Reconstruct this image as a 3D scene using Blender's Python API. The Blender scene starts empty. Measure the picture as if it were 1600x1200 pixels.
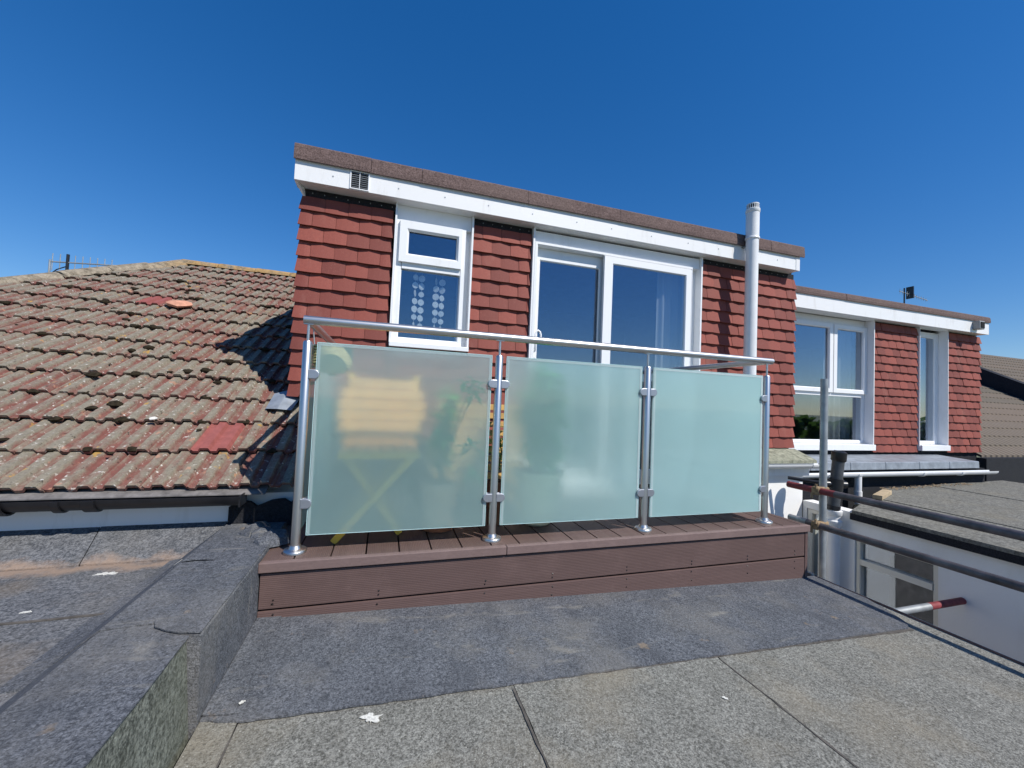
import bpy, bmesh, math, random
from mathutils import Vector, Matrix
random.seed(11)
sc = bpy.context.scene
COL = sc.collection
RAD = math.radians

# ------------------------------------------------------------------ camera
YAW, PIT, ROL = 0.302178, 0.0384656, 0.0426646
cy, sy, cp, sp, cr, sr = (math.cos(YAW), math.sin(YAW), math.cos(PIT), math.sin(PIT), math.cos(ROL), math.sin(ROL))
fw0 = Vector((sy, cy, 0)); rt0 = Vector((cy, -sy, 0)); up0 = Vector((0, 0, 1))
FW = fw0*cp + up0*sp; u2 = up0*cp - fw0*sp
RT = rt0*cr + u2*sr; UP = u2*cr - rt0*sr
cam = bpy.data.cameras.new('camera'); cam_o = bpy.data.objects.new('camera', cam); COL.objects.link(cam_o)
cam_o.matrix_world = Matrix(((RT.x, UP.x, -FW.x, 0), (RT.y, UP.y, -FW.y, 0), (RT.z, UP.z, -FW.z, 0), (0, 0, 0, 1)))
cam.sensor_fit = 'HORIZONTAL'; cam.sensor_width = 36; cam.lens = 634.78*36/1600
cam.clip_start = 0.02; cam.clip_end = 3000
sc.camera = cam_o

# ------------------------------------------------------------------ sky, sun, exposure
SUN_EL, SUN_AZ = RAD(46.8), RAD(144)
w = bpy.data.worlds.new('World'); sc.world = w; w.use_nodes = True
wt = w.node_tree; bg = wt.nodes['Background']
sky = wt.nodes.new('ShaderNodeTexSky'); sky.sky_type = 'NISHITA'; sky.sun_disc = False
sky.sun_elevation = SUN_EL; sky.sun_rotation = SUN_AZ
sky.altitude = 0; sky.air_density = 1.0; sky.dust_density = 0.1; sky.ozone_density = 6.0
hs = wt.nodes.new('ShaderNodeHueSaturation'); hs.inputs['Saturation'].default_value = 1.44; hs.inputs['Hue'].default_value = 0.510
gm = wt.nodes.new('ShaderNodeGamma'); gm.inputs[1].default_value = 0.78
wt.links.new(sky.outputs[0], gm.inputs[0]); wt.links.new(gm.outputs[0], hs.inputs['Color']); wt.links.new(hs.outputs[0], bg.inputs[0])
bg.inputs[1].default_value = 0.15
sl = bpy.data.lights.new('sun', 'SUN'); sl.energy = 4.6; sl.angle = RAD(0.53); sl.color = (1, 0.955, 0.89)
sun = bpy.data.objects.new('sun', sl); COL.objects.link(sun)
sd = Vector((math.sin(SUN_AZ)*math.cos(SUN_EL), math.cos(SUN_AZ)*math.cos(SUN_EL), math.sin(SUN_EL)))
sun.rotation_euler = sd.to_track_quat('Z', 'Y').to_euler(); sun.location = sd*40
sc.view_settings.view_transform = 'Standard'; sc.view_settings.look = 'None'
sc.view_settings.exposure = 0.2; sc.view_settings.gamma = 1.0; sc.view_settings.use_curve_mapping = False
sc.cycles.use_denoising = True
sc.cycles.max_bounces = 10; sc.cycles.transparent_max_bounces = 12; sc.cycles.transmission_bounces = 8
sc.cycles.sample_clamp_indirect = 6

# ------------------------------------------------------------------ materials
class NT:
    def __init__(s, name):
        s.m = bpy.data.materials.new(name); s.m.use_nodes = True
        s.t = s.m.node_tree; s.b = s.t.nodes['Principled BSDF']; s.out = s.t.nodes['Material Output']
    def n(s, typ, **k):
        x = s.t.nodes.new(typ)
        for a, v in k.items(): setattr(x, a, v)
        return x
    def l(s, a, b): s.t.links.new(a, b)
    def pos(s, kind='world'):
        if kind == 'world': return s.n('ShaderNodeNewGeometry').outputs['Position']
        return s.n('ShaderNodeTexCoord').outputs['Object']
    def scl(s, vec, v):
        x = s.n('ShaderNodeVectorMath', operation='MULTIPLY'); s.l(vec, x.inputs[0]); x.inputs[1].default_value = v
        return x.outputs[0]
    def noise(s, vec, scale, detail=3, rough=.55, dist=0):
        x = s.n('ShaderNodeTexNoise'); s.l(vec, x.inputs['Vector'])
        x.inputs['Scale'].default_value = scale; x.inputs['Detail'].default_value = detail
        x.inputs['Roughness'].default_value = rough; x.inputs['Distortion'].default_value = dist
        return x.outputs['Fac']
    def voro(s, vec, scale):
        x = s.n('ShaderNodeTexVoronoi'); s.l(vec, x.inputs['Vector']); x.inputs['Scale'].default_value = scale
        return x.outputs['Distance']
    def rng(s, v, a, b, c=0., d=1.):
        x = s.n('ShaderNodeMapRange'); s.l(v, x.inputs[0])
        for i, q in enumerate((a, b, c, d)): x.inputs[i+1].default_value = q
        return x.outputs[0]
    def math(s, op, a, b=None):
        x = s.n('ShaderNodeMath', operation=op)
        for i, q in enumerate((a, b)):
            if q is None: continue
            if isinstance(q, (int, float)): x.inputs[i].default_value = q
            else: s.l(q, x.inputs[i])
        return x.outputs[0]
    def mix(s, f, a, b, mode='MIX'):
        x = s.n('ShaderNodeMix', data_type='RGBA', blend_type=mode)
        for i, q in ((0, f), (6, a), (7, b)):
            if isinstance(q, (int, float)): x.inputs[i].default_value = q
            elif isinstance(q, tuple): x.inputs[i].default_value = (*q, 1)
            else: s.l(q, x.inputs[i])
        return x.outputs[2]
    def rand(s): return s.n('ShaderNodeObjectInfo').outputs['Random']
    def xyz(s, vec):
        x = s.n('ShaderNodeSeparateXYZ'); s.l(vec, x.inputs[0]); return x.outputs
    def bump(s, h, strength=.4, dist=.004):
        x = s.n('ShaderNodeBump'); x.inputs['Strength'].default_value = strength; x.inputs['Distance'].default_value = dist
        s.l(h, x.inputs['Height']); s.l(x.outputs[0], s.b.inputs['Normal'])
    def fin(s, col, rough=.6, spec=.5, metal=0.):
        for k, q in (('Base Color', col), ('Roughness', rough), ('Specular IOR Level', spec), ('Metallic', metal)):
            if isinstance(q, tuple): s.b.inputs[k].default_value = (*q, 1)
            elif isinstance(q, (int, float)): s.b.inputs[k].default_value = q
            else: s.l(q, s.b.inputs[k])
        return s.m
MAT = {}
def simple(name, col, rough=.55, spec=.5, metal=0., var=.12, scale=14, bump=0.):
    k = NT(name); p = k.pos()
    f = k.noise(p, scale, 4, .6)
    c = k.mix(k.rng(f, .3, .7), tuple(q*(1-var) for q in col), tuple(min(1, q*(1+var)) for q in col))
    if bump: k.bump(k.noise(p, scale*7, 3), bump, .003)
    MAT[name] = k.fin(c, rough, spec, metal); return MAT[name]

def felt(name, dark, light, stain, stain_amt=.5, grain=170, rough=.9, extra=None):
    k = NT(name); p = k.pos()
    g = k.noise(p, grain, 2, .8); g2 = k.noise(p, grain*.45, 3, .7); big = k.noise(p, 2.3, 4, .6); mid = k.noise(k.scl(p, (1, .6, 1)), 9, 4, .65)
    gg = k.math('ADD', k.math('MULTIPLY', g, .55), k.math('MULTIPLY', g2, .45))
    c = k.mix(k.rng(gg, .40, .62), dark, light)
    c = k.mix(k.rng(mid, .4, .75, 0, .35), c, tuple(q*.55 for q in dark))
    c = k.mix(k.rng(big, .48, .74, 0, stain_amt), c, stain)
    sp_ = k.voro(p, 45); c = k.mix(k.rng(sp_, .10, .07, 0, .5), c, tuple(min(.7, q*1.9) for q in light))
    c = k.mix(k.rng(k.noise(p, grain*.8, 2, .7), .60, .66, 0, .6), c, tuple(q*.6 for q in dark))
    if extra: c = extra(k, p, c)
    k.bump(gg, .8, .007)
    MAT[name] = k.fin(c, rough, .25)
def new_extra(k, p, c):
    c = k.mix(k.rng(k.noise(k.scl(p, (1, 3.2, 1)), 2.6, 4, .6, .6), .60, .72, 0, .45), c, (.30, .28, .24))
    c = k.mix(k.rng(k.noise(k.scl(p, (3, 1, 1)), 2.1, 4, .6), .56, .70, 0, .4), c, (.055, .06, .07))
    return k.mix(k.rng(k.noise(p, 6.5, 4, .7), .66, .74, 0, .5), c, (.30, .22, .14))
felt('felt_new', (.046, .051, .060), (.185, .195, .215), (.22, .205, .18), .5, 165, extra=new_extra)
felt('felt_old', (.088, .086, .075), (.335, .33, .295), (.25, .215, .155), .6, 165)
felt('felt_green', (.050, .056, .047), (.23, .245, .21), (.15, .155, .11), .5, 95)
def left_extra(k, p, c):
    o = k.xyz(p); n = k.noise(p, 7, 4, .65); y = k.math('SUBTRACT', o[1], k.math('ADD', k.math('MULTIPLY', k.math('SUBTRACT', n, .5), .22), 2.38))
    band = k.rng(k.math('ABSOLUTE', y), .015, .075, .75, 0.)
    c = k.mix(band, c, (.33, .235, .17))
    return k.mix(k.rng(k.noise(p, 3.1, 4, .6), .5, .72, 0, .5), c, (.20, .155, .105))
felt('felt_side', (.055, .06, .068), (.22, .225, .235), (.18, .165, .14), .4, 110, extra=left_extra)
felt('felt_brown', (.085, .057, .052), (.225, .160, .148), (.17, .125, .11), .5, 150)
felt('felt_black', (.010, .011, .014), (.035, .037, .045), (.03, .03, .03), .3, 160)
felt('felt_far', (.095, .095, .082), (.27, .265, .235), (.21, .19, .14), .5, 60)
simple('bitumen', (.022, .021, .021), .6, .4)
simple('lap', (.095, .086, .076), .85, .25, 0, .4, 30)

k = NT('hung_tile'); p = k.pos(); r = k.rand()
base = k.mix(r, (.160, .042, .032), (.285, .074, .053))
f = k.noise(p, 55, 4, .65); c = k.mix(k.rng(f, .35, .72, 0, .55), base, (.20, .052, .04))
c = k.mix(k.rng(k.noise(p, 210, 2, .6), .64, .72, 0, .5), c, (.42, .21, .17))
c = k.mix(k.rng(k.noise(k.scl(p, (1, 1, .35)), 4.2, 5, .65), .58, .74, 0, .40), c, (.33, .155, .12))
k.bump(k.noise(p, 160, 3, .6), .35, .003); MAT['hung_tile'] = k.fin(c, .72, .35)

k = NT('roof_tile'); p = k.pos(); o = k.xyz(k.pos('obj')); r = k.rand()
red = k.mix(k.noise(p, 22, 3), (.13, .052, .043), (.25, .105, .085))
grey = k.mix(k.noise(p, 38, 4, .7), (.135, .118, .088), (.325, .290, .225))
hh = k.math('ADD', o[2], k.math('SUBTRACT', k.math('MULTIPLY', o[1], .089), .0367))
lich = k.math('ADD', k.math('ADD', k.rng(hh, .002, .019, 0, .22), k.math('MULTIPLY', k.noise(k.scl(p, (1, .5, .5)), 13, 5, .75), 1.15)), k.math('MULTIPLY', r, .22))
c = k.mix(k.rng(lich, .62, .92), red, grey)
c = k.mix(k.rng(k.noise(p, 34, 4, .7), .60, .67, 0, .7), c, (.56, .53, .47))
c = k.mix(k.rng(k.voro(p, 17), .13, .07, 0, .9), c, (.60, .58, .53))
c = k.mix(k.rng(k.noise(p, 27, 4, .7), .62, .68, 0, .85), c, (.035, .03, .026))
c = k.mix(k.rng(k.noise(p, 95, 3, .7), .52, .68, 0, .4), c, (.085, .075, .06))
c = k.mix(k.rng(k.noise(p, 9.5, 3, .6), .66, .71, 0, .8), c, (.42, .25, .06))
c = k.mix(k.rng(k.noise(p, 11.7, 3, .6), .64, .70, 0, .6), c, (.48, .25, .165))
k.bump(k.noise(p, 140, 4, .7), .6, .005); MAT['roof_tile'] = k.fin(c, .92, .2)
simple('roof_tile_red', (.27, .085, .075), .75, .3, 0, .15, 26, .15)
k = NT('ridge'); p = k.pos(); o = k.xyz(p)
c = k.mix(k.rng(k.noise(p, 16, 5, .75), .35, .65), (.12, .10, .072), (.36, .31, .235))
c = k.mix(k.rng(k.noise(p, 60, 4, .7), .6, .7, 0, .7), c, (.45, .42, .36))
orange = k.math('MULTIPLY', k.rng(k.noise(p, 8, 4, .7), .36, .55), k.rng(o[0], -3.0, -2.6))
c = k.mix(k.math('MULTIPLY', orange, .6), c, (.42, .23, .055)); k.bump(k.noise(p, 90, 4), .6, .008)
MAT['ridge'] = k.fin(c, .95, .2)
simple('moss', (.028, .022, .014), 1, .1, 0, .5, 60, .8)
simple('clay_bit', (.55, .27, .18), .85, .3, 0, .2, 30)
simple('lead', (.27, .30, .335), .5, .5, .25, .25, 9, .15)
simple('mossy_tile', (.26, .265, .20), .9, .2, 0, .45, 24, .5)

def upvc(name, col, dirt, amt):
    k = NT(name); p = k.pos()
    d = k.noise(k.scl(p, (1, 1, .22)), 7, 5, .7); c = k.mix(k.rng(d, .55, .8, 0, amt), col, dirt)
    MAT[name] = k.fin(c, .32, .5)
upvc('upvc', (.80, .81, .82), (.55, .53, .48), .35)
upvc('fascia', (.80, .80, .79), (.50, .47, .41), .5)
upvc('cream', (.68, .66, .58), (.42, .38, .28), .5)
k = NT('render'); p = k.pos(); c = k.mix(k.rng(k.noise(k.scl(p, (1, 1, .25)), 3.5, 5, .65), .5, .78, 0, .45), (.84, .835, .81), (.62, .58, .48))
c = k.mix(k.rng(k.noise(p, 1.3, 4), .5, .7, 0, .25), c, (.62, .63, .64)); k.bump(k.noise(p, 60, 3), .25, .004)
MAT['render'] = k.fin(c, .85, .2)
simple('gutter_black', (.014, .014, .016), .35, .5, 0, .3, 12)
simple('soil_grey', (.055, .06, .066), .4, .5, 0, .3, 10)
simple('pipe_white', (.74, .75, .75), .35, .5, 0, .05, 6)
simple('eaves_tray', (.16, .15, .145), .8, .3, 0, .35, 20)

def deckmat(name, axis, col):
    k = NT(name); p = k.pos(); r = k.rand()
    c = k.mix(r, tuple(q*.88 for q in col), tuple(q*1.12 for q in col))
    st = (2, 26, 90) if axis == 'z' else (26, 2, 90)
    c = k.mix(k.rng(k.noise(k.scl(p, st), 1.6, 4, .65), .35, .7, 0, .6), c, tuple(q*.72 for q in col))
    c = k.mix(k.rng(k.noise(p, 4, 5, .7), .5, .75, 0, .35), c, tuple(min(1, q*1.4+.01) for q in col))
    o = k.xyz(p)
    if axis in 'zx':
        wv = k.math('SINE', k.math('MULTIPLY', o[2 if axis == 'z' else 0], 2*math.pi/.0085)); k.bump(wv, .22, .0014)
    else: k.bump(k.noise(p, 120, 3), .2, .002)
    MAT[name] = k.fin(c, .62, .35)
deckmat('deck_skirt', 'z', (.122, .077, .069)); deckmat('deck_board', 'x', (.118, .078, .067)); deckmat('deck_nose', 'n', (.185, .128, .117))
simple('screw', (.02, .016, .015), .5, .5)
k = NT('steel'); p = k.pos(); MAT['steel'] = k.fin((.62, .61, .59), .36, .5, 1.0)
simple('clamp', (.44, .46, .50), .42, .5, .85, .06, 30)
simple('galv', (.36, .385, .395), .5, .5, .55, .22, 10)
simple('tube_dark', (.125, .112, .118), .5, .4, .45, .45, 9)
simple('tube_red', (.20, .035, .04), .6, .4, 0, .35, 14)
simple('rust', (.27, .19, .11), .8, .3, 0, .5, 40)
simple('edge_timber', (.22, .085, .045), .8, .3, 0, .35, 12)
simple('edge_light', (.52, .43, .33), .8, .3, 0, .25, 12)
simple('raw_timber', (.42, .33, .21), .8, .3, 0, .25, 12)
simple('chair_wood', (.70, .44, .06), .5, .4, 0, .15, 14)
simple('chair_slat', (.78, .42, .15), .6, .35, 0, .15, 14)
simple('trellis_wood', (.58, .36, .13), .65, .3, 0, .2, 16)
simple('straw', (.52, .42, .22), .8, .3, 0, .3, 60, .4)
simple('terracotta', (.46, .17, .085), .8, .3, 0, .2, 15)
simple('pot_bloom', (.82, .52, .38), .85, .25, 0, .4, 9)
simple('pot_cream', (.82, .73, .50), .7, .3, 0, .12, 10)
simple('pot_brown', (.16, .075, .05), .75, .3, 0, .25, 14)
simple('soil', (.03, .02, .015), 1, .1)
simple('room', (.16, .155, .15), .9, .2)
simple('ground', (.16, .17, .10), .95, .2, 0, .4, .08)
simple('dropping', (.60, .59, .54), .9, .2, 0, .3, 120)
simple('shell', (.85, .84, .80), .35, .6, 0, .1, 80)
simple('sensor', (.30, .30, .29), .4, .5)
simple('dark_hole', (.012, .012, .013), .8, .2)
k = NT('far_tile'); p = k.pos(); r = k.rand()
c = k.mix(k.noise(k.scl(p, (3, 1, 1)), 9, 4, .7), (.085, .074, .06), (.19, .165, .132)); c = k.mix(k.math('MULTIPLY', r, .3), c, (.24, .17, .13))
o = k.xyz(p); k.bump(k.math('SINE', k.math('MULTIPLY', o[0], 2*math.pi/.15)), .8, .02); MAT['far_tile'] = k.fin(c, .95, .2)
def leafm(name, a, b):
    k = NT(name); p = k.pos(); c = k.mix(k.noise(p, 18, 3), a, b); k.fin(c, .45, .45)
    tr = k.n('ShaderNodeBsdfTranslucent'); k.l(k.mix(.5, c, (.15, .30, .04)), tr.inputs[0])
    mx = k.n('ShaderNodeMixShader'); mx.inputs[0].default_value = .3; k.l(k.b.outputs[0], mx.inputs[1]); k.l(tr.outputs[0], mx.inputs[2]); k.l(mx.outputs[0], k.out.inputs[0])
    MAT[name] = k.m
leafm('leaf', (.05, .38, .05), (.13, .62, .10)); leafm('leaf_far', (.03, .055, .02), (.07, .10, .035))
simple('stem', (.12, .12, .05), .7, .3)
k = NT('curtain'); k.fin((.62, .62, .64), .9, .2); tr = k.n('ShaderNodeBsdfTranslucent'); tr.inputs[0].default_value = (.6, .6, .62, 1)
mx = k.n('ShaderNodeMixShader'); mx.inputs[0].default_value = .35; k.l(k.b.outputs[0], mx.inputs[1]); k.l(tr.outputs[0], mx.inputs[2]); k.l(mx.outputs[0], k.out.inputs[0]); MAT['curtain'] = k.m
# window glass: clear pane with strong double-glazed reflection
k = NT('pane'); gl = k.n('ShaderNodeBsdfGlossy'); gl.inputs['Roughness'].default_value = .015; gl.inputs[0].default_value = (.80, .87, 1, 1)
tp = k.n('ShaderNodeBsdfTransparent'); tp.inputs[0].default_value = (.84, .88, .89, 1)
fr = k.n('ShaderNodeLayerWeight'); fr.inputs[0].default_value = .5
f = k.math('ADD', k.math('MULTIPLY', k.math('POWER', fr.outputs['Facing'], 3.), .8), .175)
mx = k.n('ShaderNodeMixShader'); k.l(f, mx.inputs[0]); k.l(tp.outputs[0], mx.inputs[1]); k.l(gl.outputs[0], mx.inputs[2]); k.l(mx.outputs[0], k.out.inputs[0]); MAT['pane'] = k.m
# frosted balustrade glass
def frosted(name, milk, dif, rough, lo=.23, hi=.27, clear=.36):
    k = NT(name); p = k.pos()
    n = k.noise(p, 3, 3)
    rf = k.n('ShaderNodeBsdfRefraction'); rf.inputs['Color'].default_value = (.97, .99, .975, 1); rf.inputs['Roughness'].default_value = rough; rf.inputs['IOR'].default_value = 1.45
    tr = k.n('ShaderNodeBsdfTranslucent'); tr.inputs[0].default_value = (*milk, 1)
    df = k.n('ShaderNodeBsdfDiffuse'); df.inputs[0].default_value = (*dif, 1)
    m1 = k.n('ShaderNodeMixShader'); m1.inputs[0].default_value = .55; k.l(tr.outputs[0], m1.inputs[1]); k.l(df.outputs[0], m1.inputs[2])
    m2 = k.n('ShaderNodeMixShader'); lw = k.n('ShaderNodeLayerWeight'); lw.inputs[0].default_value = .5
    k.l(k.math('ADD', k.math('MULTIPLY', lw.outputs['Facing'], 1.35), k.rng(n, .3, .7, lo, hi)), m2.inputs[0]); tp = k.n('ShaderNodeBsdfTransparent'); tp.inputs[0].default_value = (.90, 1, .99, 1); m0 = k.n('ShaderNodeMixShader'); m0.inputs[0].default_value = clear; k.l(rf.outputs[0], m0.inputs[1]); k.l(tp.outputs[0], m0.inputs[2]); k.l(m0.outputs[0], m2.inputs[1]); k.l(m1.outputs[0], m2.inputs[2])
    gl = k.n('ShaderNodeBsdfGlossy'); gl.inputs['Roughness'].default_value = .04
    fr = k.n('ShaderNodeFresnel'); fr.inputs[0].default_value = 1.5
    m3 = k.n('ShaderNodeMixShader'); k.l(fr.outputs[0], m3.inputs[0]); k.l(m2.outputs[0], m3.inputs[1]); k.l(gl.outputs[0], m3.inputs[2])
    k.l(m3.outputs[0], k.out.inputs[0]); MAT[name] = k.m
frosted('frosted', (.84, 1, .99), (.62, .99, .98), .31)
frosted('frosted_band', (.85, .97, .97), (.80, .96, .96), .33, .42, .46, .2)
simple('glass_edge', (.46, .66, .66), .2, .6, 0, .03, 5)

# ------------------------------------------------------------------ builders
ORG = {}
def org(p): return ORG.get(p.name, Vector((0, 0, 0))) if p else Vector((0, 0, 0))
def setp(o, label=None, cat=None, group=None, kind=None):
    for a, v in (('label', label), ('category', cat), ('group', group), ('kind', kind)):
        if v: o[a] = v
    return o
def thing(name, label, cat, loc, group=None):
    o = bpy.data.objects.new(name, None); o.empty_display_size = .1; COL.objects.link(o); o.location = loc
    ORG[o.name] = Vector(loc); return setp(o, label, cat, group)
class MB:
    def __init__(s): s.v = []; s.f = []
    def add(s, v, f):
        b = len(s.v); s.v += [tuple(q) for q in v]; s.f += [tuple(i+b for i in q) for q in f]; return s
    def box(s, x0, x1, y0, y1, z0, z1):
        return s.add([(x0, y0, z0), (x1, y0, z0), (x1, y1, z0), (x0, y1, z0), (x0, y0, z1), (x1, y0, z1), (x1, y1, z1), (x0, y1, z1)],
                     [(0, 3, 2, 1), (4, 5, 6, 7), (0, 1, 5, 4), (1, 2, 6, 5), (2, 3, 7, 6), (3, 0, 4, 7)])
    def bar(s, a, b, wd, ht, up=(0, 0, 1)):
        a = Vector(a); b = Vector(b); d = (b-a).normalized(); u = Vector(up); sx = d.cross(u).normalized(); u = sx.cross(d)
        v = [q+sx*i*wd/2+u*j*ht/2 for q in (a, b) for i, j in ((-1, -1), (1, -1), (1, 1), (-1, 1))]
        return s.add(v, [(0, 1, 2, 3), (7, 6, 5, 4), (0, 4, 5, 1), (1, 5, 6, 2), (2, 6, 7, 3), (3, 7, 4, 0)])
    def tube(s, pts, r, n=14, caps=True):
        pts = [Vector(q) for q in pts]; rs = r if isinstance(r, (list, tuple)) else [r]*len(pts); b = len(s.v); u = None
        for i, q in enumerate(pts):
            d = (pts[min(i+1, len(pts)-1)]-pts[max(i-1, 0)]).normalized()
            if u is None: u = d.orthogonal().normalized()
            u = (u-d*u.dot(d)).normalized(); t = d.cross(u)
            for j in range(n):
                a = 2*math.pi*j/n; s.v.append(tuple(q+(u*math.cos(a)+t*math.sin(a))*rs[i]))
        for i in range(len(pts)-1):
            for j in range(n): s.f.append((b+i*n+j, b+i*n+(j+1) % n, b+(i+1)*n+(j+1) % n, b+(i+1)*n+j))
        if caps:
            s.f.append(tuple(b+j for j in range(n))[::-1]); s.f.append(tuple(b+(len(pts)-1)*n+j for j in range(n)))
        return s
    def lathe(s, prof, cx, cy, n=24):
        b = len(s.v)
        for r, z in prof:
            for j in range(n): a = 2*math.pi*j/n; s.v.append((cx+r*math.cos(a), cy+r*math.sin(a), z))
        for i in range(len(prof)-1):
            for j in range(n): s.f.append((b+i*n+j, b+i*n+(j+1) % n, b+(i+1)*n+(j+1) % n, b+(i+1)*n+j))
        s.f.append(tuple(b+j for j in range(n))[::-1]); s.f.append(tuple(b+(len(prof)-1)*n+j for j in range(n)))
        return s
    def extrude(s, poly, axis, a, b):
        """poly of 2D points extruded along axis ('x': poly=(y,z), 'y': (x,z), 'z': (x,y))"""
        def mk(q, t): return {'x': (t, q[0], q[1]), 'y': (q[0], t, q[1]), 'z': (q[0], q[1], t)}[axis]
        n = len(poly); v = [mk(q, a) for q in poly]+[mk(q, b) for q in poly]
        f = [tuple(range(n)), tuple(range(2*n-1, n-1, -1))]+[(i, i+n, (i+1) % n+n, (i+1) % n) for i in range(n)]
        return s.add(v, f)
    def slab(s, poly, zf, t):
        n = len(poly); v = [(x, y, zf(x, y)) for x, y in poly]+[(x, y, zf(x, y)+t) for x, y in poly]
        return s.add(v, [tuple(range(n))[::-1], tuple(range(n, 2*n))]+[(i, (i+1) % n, (i+1) % n+n, i+n) for i in range(n)])
    def ring(s, x0, x1, z0, z1, wl, wr, wb, wt, yf, yb, c=.008, axis='y'):
        def loop(ix0, ix1, iz0, iz1, y):
            q = [(ix0, iz0), (ix1, iz0), (ix1, iz1), (ix0, iz1)]
            return [(a, y, z) if axis == 'y' else (y, a, z) for a, z in q]
        L = loop(x0, x1, z0, z1, yb)+loop(x0, x1, z0, z1, yf)+loop(x0+wl-c, x1-wr+c, z0+wb-c, z1-wt+c, yf)+loop(x0+wl, x1-wr, z0+wb, z1-wt, yf+c*1.3)+loop(x0+wl, x1-wr, z0+wb, z1-wt, yb)
        f = []
        for k in range(5):
            a, b = k*4, ((k+1) % 5)*4
            for i in range(4): f.append((a+i, a+(i+1) % 4, b+(i+1) % 4, b+i))
        return s.add(L, f)
    def mesh(s, name, smooth=None, off=Vector((0, 0, 0))):
        me = bpy.data.meshes.new(name); me.from_pydata([(x-off[0], y-off[1], z-off[2]) for x, y, z in s.v], [], s.f)
        bm = bmesh.new(); bm.from_mesh(me); bmesh.ops.recalc_face_normals(bm, faces=bm.faces); bm.to_mesh(me); bm.free()
        if smooth is not None:
            for p in me.polygons: p.use_smooth = True
            me.set_sharp_from_angle(angle=RAD(smooth))
        return me
    def build(s, name, mat, parent=None, smooth=None, bevel=0, **kw):
        me = s.mesh(name, smooth, org(parent)); me.materials.append(MAT[mat])
        o = bpy.data.objects.new(name, me); COL.objects.link(o); o.parent = parent; ORG[o.name] = org(parent)
        if bevel:
            m = o.modifiers.new('bevel', 'BEVEL'); m.width = bevel; m.segments = 2; m.limit_method = 'ANGLE'; m.angle_limit = RAD(40)
        return setp(o, **kw)
def inst(name, me, loc, parent, rot=(0, 0, 0)):
    o = bpy.data.objects.new(name, me); COL.objects.link(o); o.parent = parent
    o.location = Vector(loc)-org(parent); o.rotation_euler = rot; return o
def jag(a, b, n, amp, rnd):
    out = []
    for i in range(n+1):
        t = i/n; e = 0 if i in (0, n) else 1
        out.append((a[0]+(b[0]-a[0])*t+rnd.uniform(-amp, amp)*e, a[1]+(b[1]-a[1])*t+rnd.uniform(-amp, amp)*e))
    return out

# ------------------------------------------------------------------ ground and flat roofs (setting)
g = MB().box(-900, 900, -900, 900, -6.4, -6.0).build('ground', 'ground', kind='structure')
rn = random.Random(3)
def zr(x, y): return -1.036-0.0335*(x+0.48)          # the near flat roof falls gently to the right
roof = MB().slab([(-.49, -3), (2.93, -3), (2.93, 3.2), (-.49, 3.2)], lambda x, y: zr(x, y)-.20, .196).build('flat_roof', 'bitumen', kind='structure')
def sheet(poly, lift, mat='felt_old', name='felt_sheet', parent=roof, t=.005): return MB().slab(poly, lambda x, y: zr(x, y)+lift, t).build(name, mat, parent)
sheet([(-.488, -3), (-.384, -3)]+jag((-.384, 0), (-.384, 1.55), 14, .003, rn)+[(-.488, 1.55)], .004)
sheet([(-.379, -3), (.505, -3)]+jag((.505, 0), (.512, 1.60), 16, .005, rn)+[(-.379, 1.60)], -.001)
sheet([(.512, -3), (1.455, -3)]+jag((1.455, 0), (1.462, 1.60), 16, .005, rn)+[(.516, 1.60)]+jag((.516, 1.59), (.512, 0), 16, .003, rn), .001)
sheet([(1.463, -3), (2.925, -3), (2.925, 2.10), (2.80, 2.10), (2.80, 1.60), (1.467, 1.60)]+jag((1.467, 1.59), (1.463, 0), 16, .003, rn), .0)
# dark bitumen bleeding out at the laps
for (x, wd) in ((.509, .008), (1.459, .007), (-.382, .004)):
    l = [(q[0]-wd*rn.uniform(.2, .7), q[1]) for q in jag((x, -.5), (x, 1.45), 40, .003, rn)]
    r_ = [(q[0]+wd*rn.uniform(.2, .6), q[1]) for q in jag((x, 1.45), (x, -.5), 40, .003, rn)]
    sheet(l+r_, .0062, 'lap', 'lap_seam', t=.002)
near = jag((-.488, 1.496), (-.40, 1.476), 4, .003, rn)+jag((-.36, 1.470), (2.74, 1.472), 70, .0028, rn)+[(2.80, 1.51), (2.86, 1.62), (2.915, 1.78)]
sheet(near+[(2.915, 2.105), (2.84, 2.105), (2.84, 2.6), (-.488, 2.6)], .008, 'felt_new', t=.006)
bl = jag((-.48, 1.490), (2.76, 1.468), 70, .003, rn)
sheet([(x, y-.014*rn.uniform(.3, 1)) for x, y in bl]+[(x, y+.006) for x, y in bl[::-1]], .006, 'lap', 'lap_seam', t=.0025)
sheet([(-.488, 1.512), (-.400, 1.50)]+jag((-.398, 1.51), (-.392, 2.085), 10, .003, rn)+[(-.488, 2.085)], .016, 'felt_new', t=.004)
tr_ = MB().box(2.930, 2.952, -3, 2.12, -1.30, -1.144).build('edge_batten', 'edge_timber', roof)
MB().box(2.952, 2.962, -3, 2.12, -1.30, -1.146).build('edge_strip', 'edge_light', roof)
MB().box(2.93, 2.96, 2.13, 3.19, -1.30, -1.135).build('edge_batten', 'edge_light', roof)
MB().box(-.49, 2.926, -3, 3.19, -6, -1.36).build('outrigger_wall', 'eaves_tray', roof)

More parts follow.
